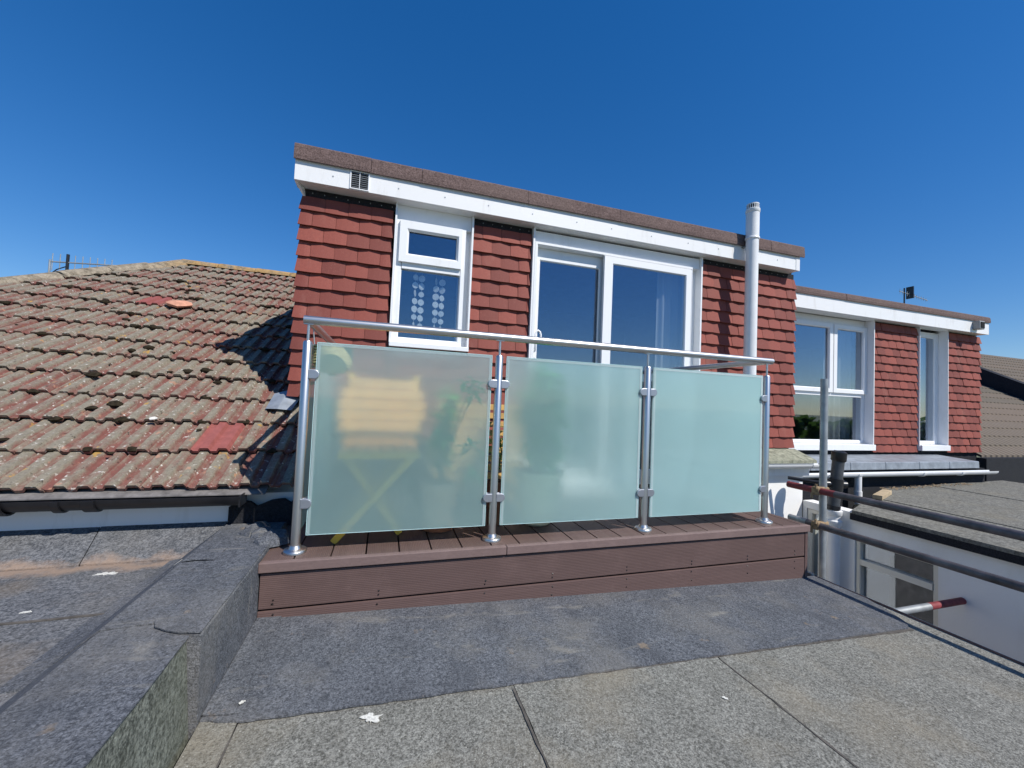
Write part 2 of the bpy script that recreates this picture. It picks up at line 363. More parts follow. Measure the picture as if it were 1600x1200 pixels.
# raised kerb between the two flat roofs
def kerb_prof(dx=0., dz=0.): return [(-.488+dx, -1.20), (-.495+dx, -.76+dz), (-.50+dx, -.755+dz), (-.78, -.755+dz), (-.79, -.758+dz), (-.90, -.845+dz), (-1.0, -.86), (-1.0, -1.20)]
kerb = MB().extrude(kerb_prof(), 'y', 1.484, 2.64).build('roof_kerb', 'felt_new', kind='structure')
MB().extrude([(-.497, -1.20), (-.530, -.768), (-.54, -.764), (-.78, -.764), (-.79, -.768), (-.89, -.858), (-1.0, -.875), (-1.0, -1.20)], 'y', -2.5, 1.478).build('kerb_base', 'felt_green', kerb)
def zk(x, y):
    if x > -.785: return -.756
    return -.756-(-.785-x)*.80
def kslab(poly, lift, mat, t=.004): return MB().slab(poly, lambda x, y: zk(x, y)+lift, t).build('kerb_cap', mat, kerb)
def kcap(xl, xr, ya, yb, lift, mat, jn=.004, near_edge=None):
    """felt cap that folds over the kerb's left fillet: cross rows so that the fold is a real crease"""
    m = MB(); xs = [xl] + ([-.785] if xl < -.785 else []) + [xr]
    e0 = near_edge or [(xl, ya), (xr, ya)]
    if xl < -.785:
        # fillet and top as two planar slabs
        MB().slab([(xl, ya), (-.786, ya), (-.786, yb)]+jag((xl, yb), (xl, ya), 24, jn, rn)[:-1], lambda x, y: zk(x, y)+lift, .004).build('kerb_cap', mat, kerb)
        MB().slab([(-.785, ya)]+e0[1:]+jag((xr, e0[-1][1]+.02), (xr, yb), 24, jn, rn)+[(-.785, yb)], lambda x, y: -.756+lift, .004).build('kerb_cap', mat, kerb)
    else:
        MB().slab(e0+jag((xr, e0[-1][1]+.02), (xr, yb), 24, jn, rn)+[(xl, yb)], lambda x, y: -.756+lift, .004).build('kerb_cap', mat, kerb)
kcap(-.925, -.524, -2.5, 1.60, -.0018, 'felt_new', .006)
kcap(-.90, -.52, 1.565, 2.08, .0032, 'felt_new', .003, [(-.9, 1.565), (-.70, 1.572), (-.52, 1.58)])
kcap(-.662, -.496, 1.50, 2.60, .006, 'felt_new', .0015, [(-.662, 1.60), (-.640, 1.545), (-.60, 1.515), (-.555, 1.492), (-.496, 1.482)])
kcap(-.902, -.663, 2.09, 2.60, .0065, 'felt_new', .003, [(-.9, 2.09), (-.74, 2.10), (-.663, 2.085)])
0 and MB().slab([(-.905, 1.50), (-.787, 1.50), (-.787, 1.585), (-.905, 1.60)], lambda x, y: zk(x, y)+.001, .003).build('kerb_cap', 'felt_new', kerb)
# crumpled felt at the kerb's far end
m = MB()
for q in range(5):
    cx, cy_ = -.50-.05*q*rn.random(), 2.30+.05*q
    n = 9; R = [rn.uniform(.035, .075) for _ in range(n)]
    v = [(cx, cy_, -.715)]+[(cx+R[i]*math.cos(i*2*math.pi/n), cy_+R[i]*1.3*math.sin(i*2*math.pi/n), -.735+rn.uniform(-.008, .012)) for i in range(n)]+[(cx+R[i]*1.25*math.cos(i*2*math.pi/n), cy_+R[i]*1.6*math.sin(i*2*math.pi/n), -.765) for i in range(n)]
    f = [(0, 1+i, 1+(i+1) % n) for i in range(n)]+[(1+i, 1+n+i, 1+n+(i+1) % n, 1+(i+1) % n) for i in range(n)]+[tuple(range(2*n, n, -1))]
    m.add(v, f)
m.build('crumpled_felt', 'felt_new', kerb)

# the side flat roof, ramping up to the tiled roof's fascia
sflat = MB().box(-7, -.95, -2.5, 2.66, -1.2, -.862).build('side_flat_roof', 'bitumen', kind='structure')
def ss(poly, zf, mat='felt_side', t=.006): return MB().slab(poly, zf, t).build('felt_sheet', mat, sflat)
ss([(-7, -2.5), (-.885, -2.5), (-.885, 1.90)]+jag((-.885, 1.90), (-7, 1.885), 60, .003, rn), lambda x, y: -.862)
ss(jag((-7, 1.888), (-.888, 1.903), 60, .003, rn)+[(-.888, 2.40)]+jag((-.9, 2.40), (-7, 2.40), 40, .006, rn), lambda x, y: -.859)
ss([(-1.30, 2.405), (-.80, 2.405), (-.80, 2.655), (-1.36, 2.655)], lambda x, y: -.855+(y-2.40)*.40, t=.008)
ss([(-7, 2.405), (-1.305, 2.405), (-1.365, 2.655), (-7, 2.655)], lambda x, y: -.855+(y-2.40)*.40)
for a, b in (((-7, 1.885), (-.9, 1.90)), ):
    l = jag(a, b, 60, .003, rn); MB().slab([(x, y-.008) for x, y in l]+[(x, y+.003) for x, y in l[::-1]], lambda x, y: -.8555, .004).build('lap_seam', 'lap', sflat)

# ------------------------------------------------------------------ tiled roof on the left
PT = RAD(28.5); ct, st_, tn = math.cos(PT), math.sin(PT), math.tan(PT)
def zroof(y): return -.107+tn*(y-3.4)
YE, YR = 2.60, 6.74
HX = lambda y: -2.75+(y-6.74)*(.955/1.386)          # hip line in plan
th = thing('tiled_house', 'weathered ribbed concrete tile roof with black gutter, left of the dormer', 'roof', (-2.5, 2.68, -.75))
MB().add([(-.62, YE+.03, zroof(YE+.03)-.035), (-.62, YR, zroof(YR)-.035), (HX(YR), YR, zroof(YR)-.035), (HX(YE), YE+.03, zroof(YE+.03)-.035),
          (-.62, YE+.03, zroof(YE+.03)-.06), (-.62, YR, zroof(YR)-.06), (HX(YR), YR, zroof(YR)-.06), (HX(YE), YE+.03, zroof(YE+.03)-.06)],
         [(0, 1, 2, 3), (7, 6, 5, 4), (0, 4, 5, 1), (1, 5, 6, 2), (2, 6, 7, 3), (3, 7, 4, 0)]).build('roof_underlay', 'felt_black', th)
MB().add([(HX(YR), YR, zroof(YR)-.05), (HX(YE), YE, zroof(YE)-.05), (HX(YE), 12, zroof(YE)-.05), (HX(YR), YR+.01, zroof(YR)-.1)], [(0, 1, 2), (0, 2, 3), (1, 3, 2), (0, 3, 1)]).build('hip_slope', 'roof_tile', th)
MB().add([(-.7, YR, zroof(YR)-.06), (HX(YR), YR, zroof(YR)-.06), (HX(YR)-2, 11, -.6), (-.7, 11, -.6), (-.7, YR, zroof(YR)-.2), (HX(YR), YR, zroof(YR)-.2), (HX(YR)-2, 11, -.8), (-.7, 11, -.8)],
         [(0, 1, 2, 3), (7, 6, 5, 4), (0, 4, 5, 1), (1, 5, 6, 2), (2, 6, 7, 3), (3, 7, 4, 0)]).build('back_slope', 'roof_tile', th)
# one ribbed tile: two trapezoid ribs, a thick nose, sloping slightly over the course below
TW, TG = .200, .3155
def tile_mesh(name, mat, xa=0., xb=TW, warp=0., sunk=False):
    prof = [(0, .012), (.012, 0), (.034, 0), (.046, .021), (.086, .021), (.098, 0), (.100, 0), (.128, 0), (.140, .021), (.180, .021), (.192, 0), (.206, -.001)]
    pr = [(x, z) for x, z in prof if xa-1e-6 <= x <= xb+.0061]
    n = len(pr); v = []
    for (yy, base) in ((0, .034), (.008, .036), (.39, .002)):
        for x, z in pr: v.append((x, yy+warp*math.sin(x*30), base+z))
    for x, z in pr: v.append((x, .002+warp*math.sin(x*30), .034+z-.017))
    f = []
    for r0 in (0, 1):
        for i in range(n-1): f.append((r0*n+i, r0*n+i+1, (r0+1)*n+i+1, (r0+1)*n+i))
    for i in range(n-1): f.append((3*n+i, 3*n+i+1, i+1, i))
    f.append((0, n, 2*n, 3*n)); f.append((n-1, 4*n-1, 3*n-1, 2*n-1))
    me = bpy.data.meshes.new(name); me.from_pydata(v, [], f); me.materials.append(MAT[mat]); return me
TM = [tile_mesh('tile', 'roof_tile', warp=rn.uniform(-.003, .003)) for _ in range(4)]
TMR = tile_mesh('tile', 'roof_tile_red'); TMH = tile_mesh('tile', 'roof_tile', xb=.1)
mossm = MB(); rest = MB(); s0 = 2.966; cnt = 0
def blob(m, c, r, n=7, flat=.5):
    ax = [Vector((1, 0, 0)), Vector((0, ct, st_)), Vector((0, -st_, ct))]
    rr = [rn.uniform(.7, 1.3) for _ in range(n)]
    top = Vector(c)+ax[2]*r*flat; v = [top]
    for k_, (sc_, h) in enumerate(((.6, .85), (1., .35), (.9, -.3))):
        for i in range(n):
            a = 2*math.pi*i/n; v.append(Vector(c)+(ax[0]*math.cos(a)*1.2+ax[1]*math.sin(a)*.8)*r*sc_*rr[i]+ax[2]*r*flat*(h+rn.uniform(-.2, .2)))
    f = [(0, 1+i, 1+(i+1) % n) for i in range(n)]
    for q in (0, 1): f += [(1+q*n+i, 1+(q+1)*n+i, 1+(q+1)*n+(i+1) % n, 1+q*n+(i+1) % n) for i in range(n)]
    m.add(v, f)
for c in range(15):
    s = s0+c*TG; y0 = s*ct; ymid = (s+.15)*ct
    xr = -.50 if ymid < 3.36 else -.66
    xl = -.74*y0-.25
    x = -.873-TW*26 + (.0 if c != 1 else 0.) + (0 if c % 2 else .1)
    cols = 0
    while x < xr-.02:
        if x+TW > xl-.1 and (x > HX(y0+.05)-.06):
            red = (c == 1 and abs(x+1.073) < .06) or (c == 9 and abs(x+2.55) < .10)
            me = TMR if red else random.choice(TM)
            if x+TW > xr+.05: me = TMH
            jz = rn.uniform(-.004, .006)
            inst('tile', me, (x, (s)*ct+rn.uniform(-.006, .006), zroof(s*ct)-.030+jz), th, (PT+rn.uniform(-.012, .012), rn.uniform(-.012, .012), rn.uniform(-.012, .012)))
            cnt += 1
            for _ in range(3):
                if rn.random() < .5:
                    xx = x+rn.uniform(0, TW); ds = rn.choice((0.31, .30, rn.uniform(0, .3)))
                    yy = (s+ds)*ct; blob(mossm, (xx, yy, zroof(yy)+.012+.012*(ds < .28)), rn.choice((.01, .015, .022, .032))*rn.uniform(.8, 1.2), 7)
        elif x > HX(y0+.05)-.06:
            me = random.choice(TM); mt = Matrix.Translation((x, s*ct, zroof(s*ct)-.030+rn.uniform(-.004, .006))) @ Matrix.Rotation(PT+rn.uniform(-.012, .012), 4, 'X')
            rest.add([mt @ v.co for v in me.vertices], [tuple(p_.vertices) for p_ in me.polygons])
        x += TW
rest.build('tiles', 'roof_tile', th, kind='stuff')
mossm.build('moss', 'moss', th, smooth=60, kind='stuff')
# ridge and hip cappings
def capm(L):
    m = MB(); n = 9; v = []
    for k_, (t, r) in enumerate(((0, .115), (.02, .12), (L-.01, .11), (L, .10))):
        for i in range(n+1):
            a = math.pi*i/n; v.append((t, r*math.cos(a)*1.05, r*math.sin(a)*.7-.035))
    f = [(k_*(n+1)+i, k_*(n+1)+i+1, (k_+1)*(n+1)+i+1, (k_+1)*(n+1)+i) for k_ in range(3) for i in range(n)]
    f += [tuple(range(n+1)), tuple(range(4*n+3, 3*n+2, -1))]
    m.add(v, f); me = m.mesh('ridge_tile', 40); me.materials.append(MAT['ridge']); return me
CM = capm(.44); x = HX(YR)-.02
while x < -.75:
    o = inst('ridge_tile', CM, (x, YR, zroof(YR)+rn.uniform(-.008, .010)), th, (rn.uniform(-.03, .03), rn.uniform(-.014, .014), rn.uniform(-.02, .02))); x += .452
d = Vector((HX(5.2)-HX(YR), 5.2-YR, zroof(5.2)-zroof(YR))).normalized(); q = d.to_track_quat('X', 'Z').to_euler()
for i in range(10):
    pnt = Vector((HX(YR), YR, zroof(YR)+.005+rn.uniform(-.008, .010)))+d*(.452*i+.05); o = inst('hip_tile', CM, pnt, th, (q[0]+rn.uniform(-.03, .03), q[1]+rn.uniform(-.012, .012), q[2]+rn.uniform(-.02, .02)))
# eaves tray, gutter, fascia
MB().add([(-6, 2.56, -.575), (-.60, 2.56, -.575), (-.60, 2.66, -.535), (-6, 2.66, -.535), (-6, 2.56, -.58), (-.60, 2.56, -.58), (-.60, 2.66, -.54), (-6, 2.66, -.54)], [(0, 1, 2, 3), (7, 6, 5, 4), (0, 4, 5, 1), (1, 5, 6, 2), (2, 6, 7, 3), (3, 7, 4, 0)]).build('eaves_tray', 'eaves_tray', th)
def gutter(m, x0, x1, yc, zc, r, n=12, t=.004):
    v = []
    for x in (x0, x1):
        for rr in (r, r-t):
            for i in range(n+1): a = math.pi+math.pi*i/n; v.append((x, yc+rr*math.cos(a), zc+rr*math.sin(a)))
    k_ = n+1; f = []
    for i in range(n): f += [(i, i+1, 2*k_+i+1, 2*k_+i), (k_+i, 3*k_+i, 3*k_+i+1, k_+i+1), (i, k_+i, k_+i+1, i+1), (2*k_+i, 2*k_+i+1, 3*k_+i+1, 3*k_+i)]
    f += [(0, 2*k_, 3*k_, k_), (n, k_+n, 3*k_+n, 2*k_+n)]
    m.add(v, f)
gu = MB(); gutter(gu, -6, -.70, 2.545, -.572, .058); gut = gu.build('gutter', 'gutter_black', th, smooth=40)
for x, wd, rr in ((-1.74, .09, .072), (-1.475, .03, .066), (-1.36, .05, .066), (-2.6, .03, .066)):
    m = MB(); gutter(m, x, x+wd, 2.545, -.574, rr, 12, .010); m.build('gutter_bracket', 'gutter_black', gut, smooth=40)
m = MB(); m.box(-.706, -.698, 2.49, 2.60, -.628, -.57); m.build('gutter_end', 'gutter_black', gut)
MB().box(-6, -.78, 2.655, 2.685, -.752, -.545).build('fascia', 'fascia', th)
MB().box(-6, -.40, 2.69, 6.6, -1.2, -.60).build('wall', 'render', th)
# torn black felt dressed up against the eaves corner
pts = [(-.79, -.86), (-.45, -.86), (-.45, -.60)]+[( -.45-.034*i, -.645+rn.uniform(-.022, .022)) for i in range(1, 10)]+[(-.79, -.66)]
MB().extrude(pts, 'y', 2.628, 2.653).build('torn_felt', 'felt_black', th)
# lead soaker at the dormer's corner
MB().add([(-.80, 3.27, zroof(3.27)+.040), (-.72, 3.245, zroof(3.245)+.055), (-.63, 3.25, zroof(3.25)+.045), (-.60, 3.40, zroof(3.40)+.06), (-.70, 3.50, zroof(3.50)+.055), (-.79, 3.45, zroof(3.45)+.05), (-.70, 3.36, zroof(3.36)+.085)], [(0, 1, 6), (1, 2, 6), (2, 3, 6), (3, 4, 6), (4, 5, 6), (5, 0, 6)]).build('lead_flashing', 'lead', th)
ob = th.children[-1]; md = ob.modifiers.new('thick', 'SOLIDIFY'); md.thickness = .006
fb = MB(); blob(fb, (-2.09, 5.04, zroof(5.04)+.055), .085, 9, .45)
o = fb.build('clay_fragment', 'clay_bit', None, 50); setp(o, 'broken piece of pale orange clay lying loose on the tiled roof', 'fragment')
o = MB(); blob(o, (-1.38, 3.11, zroof(3.11)+.05), .022, 7, .5); o = o.build('pale_pebble', 'dropping', None, 50); setp(o, 'small white lump on the tiled roof near the eaves', 'pebble')

# ------------------------------------------------------------------ hung tiles
def hung_mesh(wd, gauge, ll=0., lr=0., H=.162):
    """cambered plain tile, tail at z=0, front towards -y; ll/lr flare the tail sideways"""
    n = 4; v = []
    for (z, yb, fl) in ((0, 0, 1.), (H, .030*H/.162, 0.)):
        for (dy) in (0, .015):
            for i in range(n+1):
                u = i/n*2-1; cam_ = .0045*(u*u)
                x = u*wd/2+(-ll*fl if u < -.99 else 0)+(lr*fl if u > .99 else 0)
                v.append((x, yb+dy+cam_, z+(.0035*(u*u) if z == 0 else 0)))
    k_ = n+1; f = []
    for i in range(n): f += [(i, i+1, 2*k_+i+1, 2*k_+i), (k_+i, 3*k_+i, 3*k_+i+1, k_+i+1), (i, k_+i, k_+i+1, i+1), (2*k_+i, 2*k_+i+1, 3*k_+i+1, 3*k_+i)]
    f += [(0, 2*k_, 3*k_, k_), (n, k_+n, 3*k_+n, 2*k_+n)]
    me = bpy.data.meshes.new('tile'); me.from_pydata(v, [], f); me.materials.append(MAT['hung_tile']); return me
HC = {}
def hung_strip(parent, x0, x1, ztop, zbot, ytail, gauge=.117, tw=.166, left_flare=0., right_flare=0., phase=0, top_clip=None):
    z = ztop-gauge; c = phase; num = 0
    while z > zbot-.03:
        xs = x0-(tw/2 if c % 2 else 0)
        while xs < x1-.01:
            a, b = max(xs, x0), min(xs+tw, x1)
            if b-a > .028:
                fl = left_flare if a <= x0+1e-6 else 0.; fr_ = right_flare if b >= x1-1e-6 else 0.
                key = (round((b-a-.0025)/.004)*.004, gauge, fl, fr_, gauge-.006 if z > ztop-gauge*1.5 else .162)
                if key not in HC: HC[key] = hung_mesh(*key)
                inst('tile', HC[key], ((a+b)/2, ytail+rn.uniform(-.003, .003), z+rn.uniform(-.002, .002)), parent, (rn.uniform(-.012, .012), rn.uniform(-.008, .008), rn.uniform(-.012, .012))); num += 1
            xs += tw
        z -= gauge; c += 1
    return num

# ------------------------------------------------------------------ main dormer
D1 = thing('dormer', 'large flat-roofed dormer hung with red tiles, opening onto the balcony', 'dormer', (1.8, 3.4, -.774))
YT = 3.333; YB = 3.384
n1 = hung_strip(D1, -.672, .004, 1.475, -.10, YT, left_flare=.016)
n1 += hung_strip(D1, .645, 1.172, 1.475, -.38, YT, phase=1)
n1 += hung_strip(D1, .004, .645, .375, -.36, YT)
n1 += hung_strip(D1, 3.008, 4.300, 1.475, -.38, YT, right_flare=.012, phase=1)
for (a, b, c0, c1) in ((-.655, .006, -.80, 1.56), (.006, .640, -.80, .385), (.640, 1.176, -.80, 1.56), (3.004, 4.285, -.80, 1.56), (.006, .640, 1.47, 1.56), (1.176, 3.004, 1.47, 1.56)):
    MB().box(a+.0015, b-.0015, YB if c0 < 0 else YB+.09, 3.52, c0, c1).build('wall', 'felt_black', D1)
MB().box(-.655, -.60, 3.521, 6.7, -.5, 1.56).build('cheek', 'hung_tile', D1); MB().box(4.23, 4.285, 3.521, 6.7, -.8, 1.56).build('cheek', 'hung_tile', D1)
MB().box(-.70, 4.24, 3.33, 7.0, 1.562, 1.70).build('roof_slab', 'felt_black', D1)
# dark backing strip with nails under the soffit
MB().box(-.655, .004, 3.360, 3.383, 1.46, 1.525).build('top_strip', 'felt_black', D1); MB().box(.645, 1.172, 3.360, 3.383, 1.46, 1.525).build('top_strip', 'felt_black', D1); MB().box(3.008, 4.285, 3.360, 3.383, 1.46, 1.525).build('top_strip', 'felt_black', D1)
m = MB(); x = -.60
while x < 4.2:
    if x < 0 or .66 < x < 1.16 or x > 3.03: m.tube([(x, 3.3555, 1.497+rn.uniform(-.006, .006)), (x, 3.361, 1.497)], .004, 6)
    x += .083
m.build('nails', 'galv', D1, kind='stuff')
fas = MB().box(-.707, 4.212, 3.24, 3.262, 1.527, 1.70).build('fascia', 'fascia', D1, bevel=.002)
MB().box(4.162, 4.216, 3.236, 3.262, 1.524, 1.70).build('fascia_cap', 'fascia', D1, bevel=.002)
MB().box(-.707, 4.212, 3.2625, 3.375, 1.527, 1.538).build('soffit', 'fascia', D1)
MB().add([(-.707, 3.262, 1.527), (-.70, 3.262, 1.60), (-.66, 3.37, 1.46), (-.66, 3.37, 1.60), (-.69, 3.262, 1.527), (-.645, 3.37, 1.46)], [(0, 1, 3, 2), (0, 2, 5, 4), (1, 0, 4), (3, 5, 2), (1, 4, 5, 3)]).build('soffit_return', 'fascia', D1)
m = MB()
for x in (-.45, .02, .38, .74, 1.13, 1.55, 1.9, 2.33, 2.75, 3.12, 3.9): m.tube([(x, 3.2375, 1.60), (x, 3.241, 1.60)], .0055, 8)
m.build('screw_caps', 'lead', fas, kind='stuff')
# vent grille set into the fascia
vg = MB().ring(-.332, -.196, 1.532, 1.672, .008, .008, .008, .008, 3.232, 3.2395, .002).build('vent_grille', 'upvc', fas)
MB().box(-.326, -.202, 3.2375, 3.2395, 1.538, 1.666).build('vent_hole', 'dark_hole', fas)
for i in range(8): MB().box(-.325, -.203, 3.2345, 3.2372, 1.548+i*.0152, 1.5503+i*.0152).build('slat', 'lead', fas)
MB().box(-.266, -.262, 3.2318, 3.2372, 1.540, 1.664).build('vent_bar', 'upvc', fas)
# felt-wrapped roof edge in lapped lengths
def coping(parent, joints, y0, z0, z1, back, lean=.0):
    for i in range(len(joints)-1):
        a, b = joints[i]+.0015, joints[i+1]-.0015; y = y0+rn.uniform(-.003, .003)
        pr = [(y, z0), (y-.002, z0+.03), (y+.004, z1-.015), (y+.02, z1), (y+.09, z1-.004), (y+.16, z1-.05), (y+back, z1-.09), (y+back, z0+.03), (y+.03, z0+.03), (y+.012, z0)]
        MB().extrude(pr, 'x', a, b).build('coping_felt', 'felt_brown', parent)
coping(D1, [-.715, -.187, .192, 1.08, 1.979, 2.879, 3.785, 4.262], 3.219, 1.672, 1.795, .30)
# window beside the door
W1 = MB().ring(.0235, .582, .418, 1.402, .052, .040, .042, .03, 3.336, 3.45).build('window', 'upvc', D1)
MB().box(.076, .5415, 3.334, 3.40, 1.012, 1.062).build('transom', 'upvc', W1)
MB().ring(.048, .548, 1.060, 1.394, .072, .044, .074, .080, 3.310, 3.3355, .016).build('sash', 'upvc', W1)
MB().box(.10, .52, 3.345, 3.351, 1.12, 1.33).build('pane', 'pane', W1)
MB().box(.074, .5435, 3.362, 3.368, .455, 1.0115).build('pane', 'pane', W1)
MB().box(.0235, .6265, 3.352, 3.40, 1.404, 1.5255).build('head_panel', 'upvc', W1)
MB().box(.584, .6265, 3.392, 3.45, .43, 1.4025).build('reveal_board', 'upvc', W1)
MB().box(.008, .0225, 3.318, 3.45, .39, 1.5265).build('trim', 'upvc', W1); MB().box(.6275, .642, 3.318, 3.45, .39, 1.5265).build('trim', 'upvc', W1)
MB().box(.010, .641, 3.298, 3.392, .378, .4165).build('sill', 'upvc', W1, bevel=.004)
# sliding door
DR = MB().ring(1.194, 2.880, -.745, 1.402, .030, .012, .05, .028, 3.317, 3.45).build('sliding_door', 'upvc', D1)
MB().ring(1.225, 1.935, -.694, 1.372, .050, .065, .09, .110, 3.385, 3.415).build('sash', 'upvc', DR)
MB().ring(1.885, 2.8675, -.694, 1.3735, .095, .070, .09, .068, 3.314, 3.345).build('sash', 'upvc', DR)
MB().box(1.266, 1.88, 3.398, 3.404, -.62, 1.275).build('pane', 'pane', DR); MB().box(1.965, 2.81, 3.328, 3.334, -.62, 1.32).build('pane', 'pane', DR)
MB().box(1.194, 2.9855, 3.345, 3.40, 1.404, 1.508).build('head_panel', 'upvc', DR)
MB().box(2.8825, 2.9855, 3.402, 3.45, -.77, 1.403).build('reveal_board', 'upvc', DR)
MB().box(1.176, 1.1925, 3.318, 3.45, -.77, 1.5265).build('trim', 'upvc', DR); MB().box(2.9875, 3.004, 3.318, 3.45, -.77, 1.5265).build('trim', 'upvc', DR)
MB().tube([(1.232, 3.380, .42), (1.232, 3.335, .44), (1.232, 3.330, .58), (1.240, 3.330, .605), (1.258, 3.330, .618), (1.276, 3.330, .605), (1.284, 3.330, .58), (1.284, 3.330, .50)], .009, 10).build('handle', 'upvc', DR, smooth=60)
MB().box(1.228, 1.262, 3.376, 3.3845, .38, .62).build('handle_plate', 'upvc', DR)
# the rooms behind the glass
def room(parent, x0, x1, y0, y1, z0, z1):
    m = MB(); m.box(x0, x1, y1, y1+.05, z0, z1); m.box(x0-.05, x0-.001, y0, y1, z0, z1); m.box(x1+.001, x1+.05, y0, y1, z0, z1); m.box(x0, x1, y0, y1, z0-.05, z0-.001); m.box(x0, x1, y0, y1, z1+.001, z1+.02)
    return m.build('room', 'room', parent)
room(D1, -.5, 4.1, 3.53, 6.4, -.78, 1.535)
def curtain(name, label, x0, x1, y, z0, z1, waves, amp=.02):
    m = MB(); n = waves*8; v = []
    for z in (z0, z1):
        for i in range(n+1): t = i/n; v.append((x0+(x1-x0)*t, y+amp*math.sin(t*waves*2*math.pi)*(1.2 if z == z0 else .8), z))
    for z in (z0, z1):
        for i in range(n+1): t = i/n; v.append((x0+(x1-x0)*t, y+.004+amp*math.sin(t*waves*2*math.pi)*(1.2 if z == z0 else .8), z))
    k_ = n+1; f = [(i, i+1, k_+i+1, k_+i) for i in range(n)]+[(2*k_+i, 3*k_+i, 3*k_+i+1, 2*k_+i+1) for i in range(n)]+[(i, 2*k_+i, 2*k_+i+1, i+1) for i in range(n)]+[(k_+i, k_+i+1, 3*k_+i+1, 3*k_+i) for i in range(n)]
    m.add(v, f); o = m.build(name, 'curtain', None, 60); return setp(o, label, 'curtain')
curtain('curtain', 'pale curtain hanging at the right side of the sliding door', 2.58, 2.93, 3.47, -.72, 1.38, 4)
# strings of shell discs inside the window
xs = (.195, .245, .365, .415)
for i, x in enumerate(xs):
    t = thing('shell_string', ('leftmost', 'second', 'third', 'rightmost')[i]+' string of pale shell discs hanging in the dormer window', 'garland', (x, 3.42, 1.02), 'shell strings in the small window')
    MB().tube([(x, 3.42, 1.01), (x, 3.42, .55)], .0012, 5).build('cord', 'shell', t)
    for j in range(7):
        r_ = .026*rn.uniform(.85, 1.1); a = rn.choice((0, .2, .5, 1.2, 2.6, 3.0)); zc = .975-.066*j-.006*i
        u = Vector((math.cos(a), math.sin(a)*.9, 0)); n = 12; v = []
        for dy in (-.002, .002):
            nn = Vector((-u.y, u.x, 0))*dy
            v += [tuple(Vector((x, 3.42, zc))+nn+u*r_*math.cos(q*2*math.pi/n)+Vector((0, 0, r_*math.sin(q*2*math.pi/n)))) for q in range(n)]
        MB().add(v, [tuple(range(n)), tuple(range(2*n-1, n-1, -1))]+[(q, (q+1) % n, (q+1) % n+n, q+n) for q in range(n)]).build('disc', 'shell', t)

# ------------------------------------------------------------------ second dormer
D2 = thing('dormer', 'lower dormer with red hung tiles and two white windows, right of the flue pipe', 'dormer', (7, 4.05, -.6))
YT2 = 3.995
n2 = hung_strip(D2, 6.662, 7.640, 1.345, -.60, YT2, right_flare=.006)
n2 += hung_strip(D2, 8.325, 9.190, 1.345, -.60, YT2, right_flare=.014, phase=1)
for (a, b, c0, c1) in ((4.30, 4.80, -.75, 1.40), (4.80, 6.655, -.75, -.50), (6.655, 7.648, -.75, 1.40), (7.648, 8.318, -.75, -.50), (8.318, 9.17, -.75, 1.40)):
    MB().box(a+.0015, b-.0015, 4.046, 4.20, c0, c1).build('wall', 'felt_black', D2)
MB().box(4.3, 9.17, 4.10, 4.20, 1.402, 1.45).build('lintel', 'felt_black', D2)
MB().box(9.11, 9.17, 4.201, 7.0, -.7, 1.44).build('cheek', 'hung_tile', D2)
MB().box(4.3, 9.12, 3.99, 7.2, 1.455, 1.54).build('roof_slab', 'felt_black', D2)
fas2 = MB().box(4.30, 9.13, 3.885, 3.905, 1.355, 1.555).build('fascia', 'fascia', D2, bevel=.002)
MB().box(4.30, 9.13, 3.9055, 4.09, 1.36, 1.37).build('soffit', 'fascia', D2)
coping(D2, [4.30, 5.9, 7.4, 9.14], 3.868, 1.54, 1.635, .28)
sn = MB().box(8.70, 8.83, 3.80, 3.884, 1.40, 1.53).build('floodlight', 'sensor', fas2, bevel=.01)
MB().box(8.72, 8.81, 3.793, 3.7995, 1.42, 1.51).build('lens', 'dark_hole', fas2)
k2 = 4.09
WA = MB().ring(4.82, 6.640, -.415, 1.265, .05, .05, .045, .04, k2+.012, 4.18).build('window', 'upvc', D2)
MB().box(4.871, 6.589, k2+.006, k2+.06, .245, .29).build('transom', 'upvc', WA)
for a, b in ((4.88, 5.955), (5.972, 6.640)):
    MB().ring(a, b, .292, 1.255, .075, .075, .06, .065, k2-.02, k2+.011, .012).build('sash', 'upvc', WA)
    MB().box(a+.07, b-.07, k2+.012, k2+.018, .345, 1.195).build('pane', 'pane', WA)
MB().box(4.865, 6.595, k2+.03, k2+.036, -.375, .25).build('pane', 'pane', WA)
MB().box(4.81, 6.648, k2+.015, k2+.05, 1.267, 1.3585).build('head_panel', 'upvc', WA)
MB().box(6.6425, 6.656, 3.985, 4.19, -.50, 1.358).build('trim', 'upvc', WA)
MB().box(4.80, 6.652, 3.955, 4.10, -.50, -.418).build('sill', 'upvc', WA, bevel=.006)
WB = MB().ring(7.652, 8.312, -.415, 1.325, .06, .09, .05, .085, k2+.012, 4.18).build('window', 'upvc', D2)
MB().box(7.705, 8.23, k2+.03, k2+.036, -.37, 1.25).build('pane', 'pane', WB)
MB().box(7.6425, 7.6508, 3.985, 4.19, -.50, 1.358).build('trim', 'upvc', WB); MB().box(8.3135, 8.323, 3.985, 4.19, -.50, 1.358).build('trim', 'upvc', WB)
MB().box(7.652, 8.321, 3.955, 4.10, -.50, -.418).build('sill', 'upvc', WB, bevel=.006)
room(D2, 4.5, 9.0, 4.21, 6.6, -.7, 1.39)
curtain('curtain', 'pale curtain behind the two-sash window of the lower dormer', 6.10, 6.66, 4.30, -.45, 1.30, 5)
curtain('curtain', 'pale curtain behind the narrow window of the lower dormer', 7.85, 8.35, 4.30, -.45, 1.30, 4)
